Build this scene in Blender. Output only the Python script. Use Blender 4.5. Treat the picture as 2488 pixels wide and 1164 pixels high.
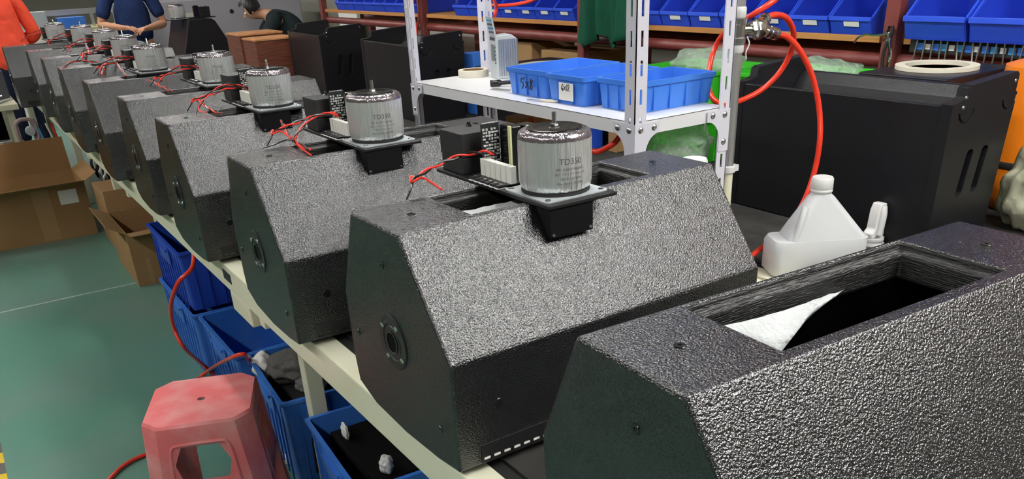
import bpy, bmesh, math, random
from math import sin, cos, pi, radians as rad
from mathutils import Vector, Matrix
random.seed(7)
for o in list(bpy.data.objects): bpy.data.objects.remove(o)
scene = bpy.context.scene
C = scene.collection

# ------------------------------------------------------------------ camera
W, H = 2488, 1164
ZC, T32 = 1.52, rad(32)
F, CX, CY = 1993.31, 1243.82, 933.49            # pixels; the photograph is the upper part of a 4:3 frame
RC = Matrix(((0.99860733, -0.02432094, -0.04681767), (-0.05275795, -0.46034886, -0.88616902), (0, 0.88740488, -0.46099087)))
MW = Matrix(((cos(T32), sin(T32), 0), (-sin(T32), cos(T32), 0), (0, 0, 1)))
RW = RC @ MW.transposed()                        # rows: right, down, forward in world axes
cam_d = bpy.data.cameras.new('camera'); cam = bpy.data.objects.new('camera', cam_d); C.objects.link(cam)
right, down, fwd = RW[0], RW[1], RW[2]
m = Matrix.Identity(4)
for i in range(3):
    m[i][0] = right[i]; m[i][1] = -down[i]; m[i][2] = -fwd[i]
m[2][3] = ZC
cam.matrix_world = m
cam_d.sensor_fit = 'HORIZONTAL'; cam_d.sensor_width = 36
cam_d.lens = F / W * 36
cam_d.shift_x = -(CX - W/2) / W
cam_d.shift_y = (CY - H/2) / W
cam_d.clip_start = .05
scene.camera = cam

def at(px, py, z=None, x=None, y=None):
    v = RW.transposed() @ Vector(((px - CX)/F, (py - CY)/F, 1))
    t = (z - ZC)/v.z if z is not None else (x/v.x if x is not None else y/v.y)
    return Vector((0, 0, ZC)) + v*t

# ------------------------------------------------------------------ world, exposure
wd = bpy.data.worlds.new('hall_air'); scene.world = wd; wd.use_nodes = True
wd.node_tree.nodes['Background'].inputs[0].default_value = (.8, .9, 1, 1)
wd.node_tree.nodes['Background'].inputs[1].default_value = .12
scene.view_settings.view_transform = 'Standard'; scene.view_settings.look = 'None'
scene.view_settings.exposure = -0.12; scene.view_settings.gamma = 1.0
scene.view_settings.use_curve_mapping = False
LAMP = 80.0                                      # emission of the fluorescent tubes

# ------------------------------------------------------------------ materials
MATS = {}
def mat(name, col, rough=.5, metal=0., spec=.5, bump=None, var=None, coat=0., trans=0., alpha=1., emis=0., ior=1.45, sheen=0., bump2=None, aniso=None):
    if name in MATS: return MATS[name]
    M = bpy.data.materials.new(name); M.use_nodes = True; nt = M.node_tree; b = nt.nodes['Principled BSDF']
    def setv(k, v):
        if k in b.inputs: b.inputs[k].default_value = v
    setv('Base Color', (*col, 1)); setv('Roughness', rough); setv('Metallic', metal); setv('Specular IOR Level', spec)
    setv('Coat Weight', coat); setv('Coat Roughness', .1); setv('Transmission Weight', trans); setv('Alpha', alpha); setv('IOR', ior)
    setv('Sheen Weight', sheen)
    if emis: setv('Emission Color', (*col, 1)); setv('Emission Strength', emis)
    tc = nt.nodes.new('ShaderNodeTexCoord')
    def noise(scale, detail=2., stretch=None):
        n = nt.nodes.new('ShaderNodeTexNoise'); n.inputs['Scale'].default_value = scale; n.inputs['Detail'].default_value = detail
        src = tc.outputs['Object']
        if stretch:
            mp = nt.nodes.new('ShaderNodeMapping'); mp.inputs['Scale'].default_value = stretch
            nt.links.new(src, mp.inputs['Vector']); src = mp.outputs['Vector']
        nt.links.new(src, n.inputs['Vector']); return n
    if var:                                      # (scale, second colour, low, high[, stretch])
        n = noise(var[0], 4., var[4] if len(var) > 4 else None)
        r = nt.nodes.new('ShaderNodeValToRGB'); r.color_ramp.elements[0].position = var[2]; r.color_ramp.elements[1].position = var[3]
        r.color_ramp.elements[0].color = (*col, 1); r.color_ramp.elements[1].color = (*var[1], 1)
        nt.links.new(n.outputs['Fac'], r.inputs['Fac']); nt.links.new(r.outputs['Color'], b.inputs['Base Color'])
    nrm = None
    for bp in (bump, bump2):
        if not bp: continue                      # (scale, strength, distance[, stretch])
        n = noise(bp[0], 2., bp[3] if len(bp) > 3 else None)
        k = nt.nodes.new('ShaderNodeBump'); k.inputs['Strength'].default_value = bp[1]; k.inputs['Distance'].default_value = bp[2]
        nt.links.new(n.outputs['Fac'], k.inputs['Height'])
        if nrm: nt.links.new(nrm.outputs['Normal'], k.inputs['Normal'])
        nrm = k
    if nrm: nt.links.new(nrm.outputs['Normal'], b.inputs['Normal'])
    MATS[name] = M
    return M

paint = mat('black_texture_paint', (.010, .0105, .012), .15, spec=1., ior=1.5, bump=(330, 1., .0019), bump2=(850, .5, .0003))
paint_in = mat('black_plywood_edge', (.012, .012, .012), .45, bump=(60, .8, .003, (1, 1, 9)))
void = mat('black_inside', (.004, .004, .004), .9, spec=.1)
satin = mat('black_satin_metal', (.012, .012, .013), .38, bump=(600, .1, .0003))
gloss_black = mat('black_gloss_plastic', (.008, .008, .009), .2)
matt_black = mat('black_matt_plastic', (.014, .014, .015), .55, bump=(300, .2, .0006))
rubber = mat('black_rubber', (.01, .01, .01), .7)
felt = mat('grey_felt', (.045, .043, .04), .95, spec=.1, bump=(350, .5, .001), var=(9, (.028, .027, .026), .35, .65))
cream = mat('cream_enamel', (.80, .79, .60), .35, var=(5, (.70, .67, .47), .5, .8), bump=(20, .05, .002))
steel = mat('zinc_steel', (.62, .62, .62), .28, 1., bump=(200, .1, .0004))
chrome = mat('chrome', (.8, .8, .8), .12, 1.)
brass = mat('nickel_brass', (.66, .63, .56), .2, 1.)
film = mat('silver_film', (.84, .85, .84), .24, .6, bump=(150, 1., .006, (1, 1, .05)), bump2=(90, .35, .0015))
film_band = mat('purple_grey_film', (.34, .30, .32), .16, .8, bump=(160, .9, .003, (1, 1, .15)))
lightplate = mat('pale_grey_plate', (.55, .60, .62), .4, .2)
ceramic = mat('white_ceramic', (.80, .80, .74), .55)
paste = mat('white_thermal_pad', (.85, .85, .85), .5)
board = mat('black_circuit_board', (.012, .014, .016), .4)
yellow_edge = mat('pale_yellow_tape', (.62, .62, .33), .45)
red_wire = mat('red_wire_insulation', (.75, .035, .022), .35)
black_wire = mat('black_wire_insulation', (.01, .01, .011), .35)
copper = mat('tinned_copper', (.75, .62, .5), .3, 1.)
ink = mat('dark_print', (.09, .09, .10), .6)
marker = mat('black_marker_ink', (.01, .01, .02), .5)
white_enamel = mat('white_enamel', (.80, .80, .82), .3, bump=(15, .04, .002))
post_white = mat('lilac_white_enamel', (.72, .71, .79), .3)
bin_blue = mat('blue_polypropylene', (.045, .19, .70), .35, var=(7, (.06, .23, .74), .4, .7))
bin_deep = mat('deep_blue_polypropylene', (.018, .05, .52), .38)
crate_blue = mat('scuffed_blue_plastic', (.035, .165, .58), .4, var=(14, (.07, .2, .56), .5, .75))
crate_royal = mat('royal_blue_plastic', (.015, .06, .42), .38)
green_pl = mat('bright_green_plastic', (.04, .46, .02), .35)
paper = mat('white_paper', (.85, .84, .80), .8)
carton = mat('brown_cardboard', (.34, .205, .095), .85, spec=.15, var=(3, (.29, .17, .075), .35, .7), bump=(40, .15, .001))
carton_tape = mat('tan_packing_tape', (.37, .22, .10), .35)
hose_red = mat('red_air_hose', (.80, .045, .02), .28, coat=.3)
stool_pink = mat('red_plastic_stool', (.76, .17, .18), .35, var=(11, (.80, .33, .33), .40, .7))
floor_m = mat('green_floor_paint', (.105, .255, .192), .34, var=(1.3, (.155, .255, .215), .42, .68), bump=(3, .12, .01), bump2=(45, .05, .001))
wall_m = mat('beige_plaster', (.24, .23, .19), .85, bump=(30, .1, .002))
ceil_m = mat('dark_ceiling_sheet', (.14, .14, .14), .8)
maroon = mat('maroon_steel_paint', (.16, .035, .03), .42, var=(9, (.22, .07, .06), .5, .8))
plywood = mat('varnished_plywood', (.52, .25, .075), .45, var=(10, (.38, .16, .045), .4, .7, (1, .15, 6)))
walnut = mat('walnut_veneer', (.17, .055, .03), .4, var=(16, (.09, .028, .017), .4, .62, (.4, .4, 5)))
walnut_top = mat('light_wood_board', (.62, .30, .13), .45, var=(14, (.44, .19, .08), .4, .65, (5, .5, 1)))
wool = mat('white_wadding', (.52, .54, .54), .95, spec=.05, bump=(60, 1., .006), bump2=(220, .6, .002))
hdpe = mat('translucent_white_plastic', (.66, .67, .69), .30, spec=.4, coat=.2)
cap_white = mat('white_cap_plastic', (.76, .76, .75), .35)
clearbag = mat('clear_plastic_film', (.80, .84, .81), .06, trans=.45, alpha=.5, bump=(30, 1., .03), bump2=(75, .6, .006), ior=1.3)
orange = mat('orange_lacquer', (.80, .21, .01), .35)
sack_m = mat('olive_white_sackcloth', (.52, .52, .38), .95, spec=.1, bump=(14, 1., .02), bump2=(140, .5, .002), var=(18, (.40, .41, .28), .4, .7))
greencloth = mat('dark_green_cloth', (.012, .075, .042), .9, spec=.1, bump=(180, .3, .001))
grey_box = mat('grey_coated_panel', (.33, .32, .35), .6)
device_m = mat('pale_blue_grey_plastic', (.50, .55, .57), .45)
screen_m = mat('grey_glass', (.22, .25, .26), .15)
tape_m = mat('cream_masking_tape', (.72, .68, .56), .7)
skin_m = mat('skin', (.56, .29, .18), .5, spec=.35)
navy = mat('navy_shirt_cloth', (.018, .033, .10), .9, spec=.1, bump=(18, .8, .012))
redcloth = mat('red_shirt_cloth', (.80, .085, .045), .85, spec=.1, bump=(12, 1., .02))
darkcloth = mat('charcoal_shirt_cloth', (.022, .03, .033), .9, spec=.1, bump=(14, .8, .012))
jeans = mat('dark_trouser_cloth', (.018, .022, .045), .9, spec=.1)
hair_m = mat('black_hair', (.008, .008, .009), .45, bump=(120, .8, .003, (1, 1, .1)))
tube_m = mat('fluorescent_tube', (1., .985, .95), .5, emis=LAMP)
fixture_m = mat('white_lamp_tray', (.8, .8, .8), .5)
yellow_tape = mat('yellow_floor_tape', (.75, .52, .02), .5)
blackgrey_tape = mat('grey_floor_tape', (.10, .09, .08), .6)
joint_m = mat('pale_floor_joint', (.35, .42, .38), .7)
foam = mat('grey_foam', (.11, .105, .10), .95, spec=.05, bump=(60, .9, .006))
blue_print = mat('blue_print', (.05, .30, .62), .4)

# ------------------------------------------------------------------ mesh helpers
def V(*a): return Vector(a)
def add_box(bm, a, b, mtx=None):
    x0, y0, z0 = a; x1, y1, z1 = b
    vs = [bm.verts.new(V(x, y, z) if mtx is None else mtx @ V(x, y, z)) for x, y, z in
          ((x0,y0,z0),(x1,y0,z0),(x1,y1,z0),(x0,y1,z0),(x0,y0,z1),(x1,y0,z1),(x1,y1,z1),(x0,y1,z1))]
    for f in ((3,2,1,0),(4,5,6,7),(0,1,5,4),(1,2,6,5),(2,3,7,6),(3,0,4,7)): bm.faces.new([vs[i] for i in f])
def add_prism(bm, poly, o, u, v, w):             # polygon (a,b) in plane o + a*u + b*v, extruded by vector w
    o, u, v, w = map(Vector, (o, u, v, w))
    A = [bm.verts.new(o + u*a + v*b) for a, b in poly]; B = [bm.verts.new(o + u*a + v*b + w) for a, b in poly]
    n = len(poly)
    bm.faces.new(list(reversed(A))); bm.faces.new(B)
    for i in range(n): bm.faces.new((A[i], A[(i+1) % n], B[(i+1) % n], B[i]))
def frame_of(d):
    d = d.normalized(); t = V(0,0,1) if abs(d.z) < .9 else V(1,0,0)
    x = d.cross(t).normalized(); return x, d.cross(x).normalized()
def add_tube(bm, pts, r, n=8, cap=True):
    pts = [Vector(p) for p in pts]; rings = []; rr = r if isinstance(r, (list, tuple)) else [r]*len(pts)
    px = None
    for i, p in enumerate(pts):
        d = (pts[min(i+1, len(pts)-1)] - pts[max(i-1, 0)])
        if d.length < 1e-9: d = V(0,0,1)
        d.normalize()
        if px is None: px, py = frame_of(d)
        else:
            px = (px - d*px.dot(d));
            if px.length < 1e-6: px, py = frame_of(d)
            px.normalize(); py = d.cross(px)
        rings.append([bm.verts.new(p + (px*cos(2*pi*k/n) + py*sin(2*pi*k/n))*rr[i]) for k in range(n)])
    for a, b in zip(rings, rings[1:]):
        for k in range(n): bm.faces.new((a[k], a[(k+1) % n], b[(k+1) % n], b[k]))
    if cap: bm.faces.new(list(reversed(rings[0]))); bm.faces.new(rings[-1])
def smooth_path(pts, k=8):
    P = [Vector(p) for p in pts]; P = [P[0]*2 - P[1]] + P + [P[-1]*2 - P[-2]]; out = []
    for i in range(1, len(P)-2):
        a, b, c, d = P[i-1:i+3]
        for j in range(k):
            t = j/k
            out.append(.5*((2*b) + (c-a)*t + (2*a-5*b+4*c-d)*t*t + (-a+3*b-3*c+d)*t**3))
    out.append(P[-2]); return out
def add_lathe(bm, prof, n=24, o=(0,0,0), axis='z', wob=None):
    o = Vector(o); rings = []
    for j, (r, h) in enumerate(prof):
        ring = []
        for k in range(n):
            a = 2*pi*k/n; q = r*(1 + (wob(k, j) if wob else 0))
            p = V(q*cos(a), q*sin(a), h) if axis == 'z' else (V(h, q*cos(a), q*sin(a)) if axis == 'x' else V(q*sin(a), h, q*cos(a)))
            ring.append(bm.verts.new(o + p))
        rings.append(ring)
    for a, b in zip(rings, rings[1:]):
        for k in range(n): bm.faces.new((a[k], a[(k+1) % n], b[(k+1) % n], b[k]))
    if prof[0][0] > 1e-6: bm.faces.new(list(reversed(rings[0])))
    if prof[-1][0] > 1e-6: bm.faces.new(rings[-1])
def add_cyl(bm, c, r, h, n=16, axis='z'): add_lathe(bm, [(r, 0), (r, h)], n, c, axis)
def add_hex(bm, c, r, h, axis='z'): add_lathe(bm, [(r, 0), (r, h)], 6, c, axis)

def obj(name, bm, m, parent=None, smooth=False, bevel=0, seg=2, loc=None, ang=35):
    me = bpy.data.meshes.new(name)
    bmesh.ops.recalc_face_normals(bm, faces=bm.faces[:])
    bm.to_mesh(me); bm.free()
    if isinstance(m, (list, tuple)):
        for x in m: me.materials.append(x)
    else: me.materials.append(m)
    if smooth:
        for p in me.polygons: p.use_smooth = True
        me.set_sharp_from_angle(angle=rad(ang))
    o = bpy.data.objects.new(name, me); C.objects.link(o)
    if parent: o.parent = parent
    if loc is not None: o.location = loc
    if bevel:
        b = o.modifiers.new('edge', 'BEVEL'); b.width = bevel; b.segments = seg; b.limit_method = 'ANGLE'; b.angle_limit = rad(25)
        b.harden_normals = False
    return o
def tag(o, label=None, cat=None, group=None, kind=None):
    if label: o['label'] = label
    if cat: o['category'] = cat
    if group: o['group'] = group
    if kind: o['kind'] = kind
    return o
def thing(name, label, cat, loc=(0,0,0), rz=0, group=None):
    o = bpy.data.objects.new(name, None); C.objects.link(o); o.location = loc; o.rotation_euler = (0, 0, rz); o.empty_display_size = .05
    return tag(o, label, cat, group)
def copy_tree(o, parent=None):
    kids = list(o.children); c = o.copy(); C.objects.link(c); c.parent = parent
    for k in kids: copy_tree(k, c)
    return c
def bxo(name, a, b, m, parent=None, bevel=0, **k):
    bm = bmesh.new(); add_box(bm, a, b); return obj(name, bm, m, parent, bevel=bevel, **k)
def cyo(name, c, r, h, m, parent=None, n=20, axis='z', **k):
    bm = bmesh.new(); add_cyl(bm, c, r, h, n, axis); return obj(name, bm, m, parent, smooth=True, **k)
def tubo(name, pts, r, m, parent=None, n=8, k=8, **kw):
    bm = bmesh.new(); add_tube(bm, smooth_path(pts, k) if k else pts, r, n); return obj(name, bm, m, parent, smooth=True, **kw)
def struct(o): o['kind'] = 'structure'; return o
def cut(o, cutters):                              # boolean difference, baked, cutters removed
    for c in cutters:
        b = o.modifiers.new('cut', 'BOOLEAN'); b.object = c; b.operation = 'DIFFERENCE'; b.solver = 'EXACT'
    bpy.context.view_layer.update()
    dg = bpy.context.evaluated_depsgraph_get()
    me = bpy.data.meshes.new_from_object(o.evaluated_get(dg)); o.modifiers.clear(); o.data = me
    for c in cutters: bpy.data.objects.remove(c)
    return o
def rrect(w, h, r, n=4):                          # rounded rectangle polygon centred at 0
    P = []
    for cx, cy, a0 in ((w/2-r, h/2-r, 0), (-w/2+r, h/2-r, 90), (-w/2+r, -h/2+r, 180), (w/2-r, -h/2+r, 270)):
        for k in range(n+1):
            a = rad(a0 + 90*k/n); P.append((cx + r*cos(a), cy + r*sin(a)))
    return P

# ------------------------------------------------------------------ the hall
def plane(name, a, b, m): return struct(bxo(name, a, b, m))
plane('floor', (-7, -5, -.1), (4.2, 16, 0), floor_m)
plane('wall_right', (4.0, -5, 0), (4.2, 16, 4.2), wall_m)
plane('wall_back', (-7, 15.8, 0), (4.0, 16, 4.2), wall_m)
plane('wall_left', (-7, -5, 0), (-6.8, 15.8, 4.2), wall_m)
plane('wall_front', (-6.8, -5, 0), (4.0, -4.8, 4.2), wall_m)
plane('ceiling', (-7, -5, 4.2), (4.2, 16, 4.3), ceil_m)

def tube_light(x, y, z, lab, L=1.5):
    t = thing('tube_light', lab, 'light', (x, y, z), 0, 'ceiling tube lights')
    bxo('tray', (-.09, -L/2, 0), (.09, L/2, .05), fixture_m, t)
    for s in (-.05, .05): cyo('tube', (s, -L/2+.03, -.025), .018, L-.06, tube_m, t, n=10, axis='y')
    tubo('hanger', [(0, -L/3, .05), (0, -L/3, 4.2-z)], .005, steel, t, k=0); tubo('hanger', [(0, L/3, .05), (0, L/3, 4.2-z)], .005, steel, t, k=0)
for i in range(7): tube_light(-1.9, -2.2 + 2.1*i, 3.3, ('first', 'second', 'third', 'fourth', 'fifth', 'sixth', 'seventh')[i] + ' tube light over the aisle counted towards the far counter')
for i in range(3): tube_light((1.4, 2.0, 2.6)[i], -.25, 2.75, ('first', 'second', 'third')[i] + ' tube light over the empty cabinet counted towards the wall rack')
for i in range(4): tube_light(1.35, 2.3 + 3.3*i, 2.8, ('first', 'second', 'third', 'fourth')[i] + ' tube light over the bench counted towards the far counter')

# floor marks
struct(bxo('trim_1', (-6.7, 4.825, 0), (3.9, 4.840, .0006), joint_m))
t = thing('hazard_tape', 'yellow and grey striped warning tape on the green floor', 'floor tape')
for k in range(9):
    y = 3.30 - .085*k
    bm = bmesh.new(); add_prism(bm, [(-.285, y), (-.215, y-.02), (-.215, y-.105), (-.285, y-.085)], (0,0,0), (1,0,0), (0,1,0), (0,0,.0008))
    obj('stripe', bm, yellow_tape if k % 2 else blackgrey_tape, t)

# ------------------------------------------------------------------ benches
BZ = .74
def bench(name, label, x0, x1, y0, y1, legs):
    t = thing(name, label, 'workbench')
    for a, b in ((x0, x0+.055), (x1-.055, x1)):
        bm = bmesh.new(); add_box(bm, (a, y0, BZ-.082), (b, y1, BZ)); obj('side_beam', bm, cream, t, bevel=.004)
    for y in (y0, y1-.05): bxo('end_beam', (x0+.055, y, BZ-.08), (x1-.055, y+.05, BZ), cream, t, bevel=.003)
    bxo('felt_top', (x0+.085, y0+.052, BZ-.03), (x1-.085, y1-.052, BZ-.001), felt, t)
    for a, b in ((x0+.056, x0+.084), (x1-.084, x1-.056)): bxo('edge_strip', (a, y0+.052, BZ-.03), (b, y1-.052, BZ-.006), rubber, t)
    for y in legs:
        for x in (x0+.11, x1-.165): bxo('leg', (x, y, 0), (x+.05, y+.05, BZ-.136), cream, t, bevel=.003)
        bxo('cross_rail', (x0+.02, y+.005, BZ-.135), (x1-.02, y+.05, BZ-.0835), cream, t, bevel=.002)
    return t
b1 = bench('workbench', 'long cream steel workbench carrying the row of black speaker cabinets', .543, 1.64, -.55, 9.0, (.2, 2.215, 4.2, 5.35, 7.0, 8.6))
bxo('bracket', (.5445, 2.28, BZ-.145), (.60, 2.47, BZ-.083), cream, b1, bevel=.003)
bxo('name_plate', (.5415, 2.42, BZ-.05), (.5429, 2.50, BZ-.02), matt_black, b1)
bench('workbench', 'cream edged bench with dark felt top under the bottles and line array boxes', 1.655, 2.93, .2, 8.75, (.5, 2.2, 4.0, 5.8, 7.6))

# ------------------------------------------------------------------ monitor speaker cabinets
PROF = [(-.325,.395), (-.142,.395), (0,.213), (0,.014), (-.075,.005), (-.198,0), (-.325,.008), (-.396,.032), (-.405,.084), (-.405,.228)]
CL = .707
OP = (.155, .556, .161, .3146)                   # opening in the top: x0,x1,y0,y1
def inset(poly, d):
    n = len(poly); out = []
    for i in range(n):
        p0, p1, p2 = (Vector(poly[(i+k) % n]) for k in (-1, 0, 1))
        e1 = (p1-p0).normalized(); e2 = (p2-p1).normalized()
        n1 = Vector((e1.y, -e1.x)); n2 = Vector((e2.y, -e2.x))
        b = (n1+n2).normalized(); out.append(tuple(p1 + b*(d/max(.3, b.dot(n1)))))
    return out
def cab_body():
    bm = bmesh.new()
    pr = [(-v, w) for v, w in PROF]              # local y = -v
    def shell(pr, x0, x1, hole, ztop, flip):
        n = len(pr)
        A = [bm.verts.new((x0, y, z)) for y, z in pr]; B = [bm.verts.new((x1, y, z)) for y, z in pr]
        bm.faces.new(A); bm.faces.new(list(reversed(B)))
        for i in range(1, n): bm.faces.new((A[i], B[i], B[(i+1) % n], A[(i+1) % n]))
        hx0, hx1, hy0, hy1 = hole                # top face between A[0] (back) and A[1] (front)
        h = [bm.verts.new(p) for p in ((hx0,hy1,ztop),(hx0,hy0,ztop),(hx1,hy0,ztop),(hx1,hy1,ztop))]
        c = [A[0], A[1], B[1], B[0]]
        for i in range(4): bm.faces.new((c[i], c[(i+1)%4], h[(i+1)%4], h[i]))
        return h
    def ring(x0, x1, y0, y1, z): return [bm.verts.new(p) for p in ((x0,y1,z),(x0,y0,z),(x1,y0,z),(x1,y1,z))]
    h = shell(pr, 0, CL, OP, .395, False)
    x0, x1, y0, y1 = OP; e = .011
    lo = [bm.verts.new((v.co.x, v.co.y, .383)) for v in h]
    in1 = ring(x0+e, x1-e, y0+e, y1-e, .383)
    ins = [(-v, w) for v, w in inset(PROF, .018)]
    ins[0] = (ins[0][0], .345); ins[1] = (ins[1][0], .345)
    inner = shell(ins, .018, CL-.018, (x0+e, x1-e, y0+e, y1-e), .345, True)
    nf0 = len(bm.faces)
    for a, b in ((h, lo), (lo, in1), (in1, inner)):
        for i in range(4): bm.faces.new((a[i], a[(i+1)%4], b[(i+1)%4], b[i]))
    bm.faces.ensure_lookup_table()
    for f in bm.faces[nf0:]: f.material_index = 1
    return bm
def disc_ring(bm, x, cy, cz, r0, r1, n=28):      # flat annulus facing -x
    A = [bm.verts.new((x, cy+r0*cos(2*pi*k/n), cz+r0*sin(2*pi*k/n))) for k in range(n)]
    B = [bm.verts.new((x, cy+r1*cos(2*pi*k/n), cz+r1*sin(2*pi*k/n))) for k in range(n)]
    for k in range(n): bm.faces.new((A[k], A[(k+1)%n], B[(k+1)%n], B[k]))
def add_screw(name, c, r, axis, parent, dark=True):
    bm = bmesh.new(); d = -.0012 if axis != 'z' else .0012
    add_lathe(bm, [(r*.35, d*.1), (r*.35, d), (r*.9, d), (r, d*.3), (r, 0)], 14, c, axis)
    return obj(name, bm, gloss_black if dark else steel, parent, smooth=True)
def make_cab():
    t = thing('speaker_cabinet', 'x', 'speaker cabinet', group=None)
    body = obj('cabinet_body', cab_body(), [paint, paint_in], t, bevel=.0045, seg=2)
    # pole mount flange on the end panel
    py, pz = .205, .185
    bm = bmesh.new()
    add_lathe(bm, [(.019, .004), (.019, -.002), (.030, -.0022), (.031, -.0012), (.034, -.0012), (.035, -.0022), (.050, -.0022), (.052, -.0008), (.052, 0)], 32, (0, py, pz), 'x')
    fl = obj('pole_flange', bm, mat('black_flange_plastic', (.008, .008, .009), .42, spec=.4), t, smooth=True)
    bm = bmesh.new(); add_lathe(bm, [(.0001, -.0015), (.017, -.0016), (.0185, -.0026), (.0195, -.0026)], 24, (0, py, pz), 'x'); obj('pole_socket', bm, void, fl, smooth=True)
    bm = bmesh.new(); add_lathe(bm, [(.0185, -.0024), (.0185, -.0040), (.0208, -.0040), (.0212, -.0022)], 24, (0, py, pz), 'x'); obj('socket_collar', bm, gloss_black, fl, smooth=True)
    for a in (35, 125, 215, 305):
        c = (-.0022, py + .041*cos(rad(a)), pz + .041*sin(rad(a)))
        bm = bmesh.new(); add_lathe(bm, [(.0001, -.001), (.0035, -.001), (.0048, -.0022), (.0055, -.0005)], 12, c, 'x'); obj('flange_bolt', bm, chrome, fl, smooth=True)
    for y, z in ((.215, .325), (.365, .15), (.055, .075)): add_screw('end_screw', (0, y, z), .007, 'x', t)
    for x in (.075, CL-.075): add_screw('top_insert', (x, .235, .395), .0075, 'z', t)
    for x in (.085, CL-.085):
        add_screw('front_insert', (x, 0, .12), .010, 'y', t); add_screw('front_screw', (x-.02, 0, .045), .005, 'y', t)
    # slotted vent plate at the foot of the front
    bm = bmesh.new(); x0, x1 = .045, CL-.045; n = 30; p = (x1-x0)/n
    add_box(bm, (x0, -.002, .030), (x1, 0, .052)); add_box(bm, (x0, -.002, .016), (x1, 0, .0215))
    for k in range(n+1):
        a = x0 + p*k; add_box(bm, (a-.0035 if k else a, -.002, .0215), (a+.0035 if k < n else a, 0, .030))
    obj('vent_plate', bm, satin, t)
    return t
CABS = [(.502,.357,-2.3), (.532,1.032,.43), (.503,1.716,-1.1), (.501,2.474,-.6), (.507,3.137,-.7), (.489,3.857,-1.3), (.489,4.664,-1.2), (.491,5.421,-1.15), (.484,6.167,-1.15), (.395,6.824,-1.15)]
ORD = ['', 'first', 'second', 'third', 'fourth', 'fifth', 'sixth', 'seventh', 'eighth', 'ninth']
proto = make_cab(); cabs = []
for i, (x, y, a) in enumerate(CABS):
    o = proto if i == 0 else copy_tree(proto)
    o.location = (x, y, BZ + .0005); o.rotation_euler = (0, 0, rad(a))
    o['label'] = ('black textured wedge speaker cabinet, open amplifier slot with wadding, no transformer on it' if i == 0 else
                  'black textured wedge speaker cabinet under an amplifier, %s cabinet after the one without' % ORD[i])
    o['group'] = 'wedge speaker cabinets on the bench'
    cabs.append(o)
def in_cab(i, x, y, z):
    X, Y, a = CABS[i]; a = rad(a); return V(X + x*cos(a) - y*sin(a), Y + x*sin(a) + y*cos(a), BZ + z)

# white wadding seen in the amplifier slots
def wad(pts, th, lab, cols, bulge=.012):
    bm = bmesh.new(); nu, nv = 14, 8; rng = random.Random(3)
    P = [Vector(p) for p in pts]; g = []
    nrm = (P[1]-P[0]).cross(P[3]-P[0]).normalized()
    for s in (0, 1):
        rows = []
        for i in range(nu+1):
            row = []
            for j in range(nv+1):
                u, v = i/nu, j/nv
                p = P[0]*(1-u)*(1-v) + P[1]*u*(1-v) + P[2]*u*v + P[3]*(1-u)*v
                edge = min(u, 1-u, v, 1-v)
                k = th*min(1, .25 + edge*6)*(1 if s else -1)*.5
                row.append(bm.verts.new(p + nrm*(k + bulge*sin(3*u+2*v)*.5 + rng.uniform(-.002, .002))))
            rows.append(row)
        g.append(rows)
    for s in (0, 1):
        for i in range(nu):
            for j in range(nv): bm.faces.new((g[s][i][j], g[s][i+1][j], g[s][i+1][j+1], g[s][i][j+1]))
    for i in range(nu):
        for j in (0, nv): bm.faces.new((g[0][i][j], g[0][i+1][j], g[1][i+1][j], g[1][i][j]))
    for j in range(nv):
        for i in (0, nu): bm.faces.new((g[0][i][j], g[0][i][j+1], g[1][i][j+1], g[1][i][j]))
    return tag(obj('wadding', bm, wool, smooth=True, ang=80), lab, 'wadding', 'wadding pads')
wad([at(1752, 797, y=.357+.262), at(2050, 706, y=.357+.287), at(1960, 775, y=.357+.235), at(1893, 862, y=.357+.215)], .02, 'sheet of white fibre wadding inside the open slot of the empty cabinet', None)
wad([at(1108, 518, y=1.032+.25), at(1315, 468, y=1.032+.25), at(1300, 520, y=1.032+.2), at(1155, 545, y=1.032+.2)], .016, 'white fibre wadding under the amplifier of the first loaded cabinet', None)
bxo('slot_light_strip', (.05, -.0012, .0222), (CL-.05, -.0002, .0262), paper, cabs[1])  # added white strip, paints the lit bench glimpsed through the vent slots

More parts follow.
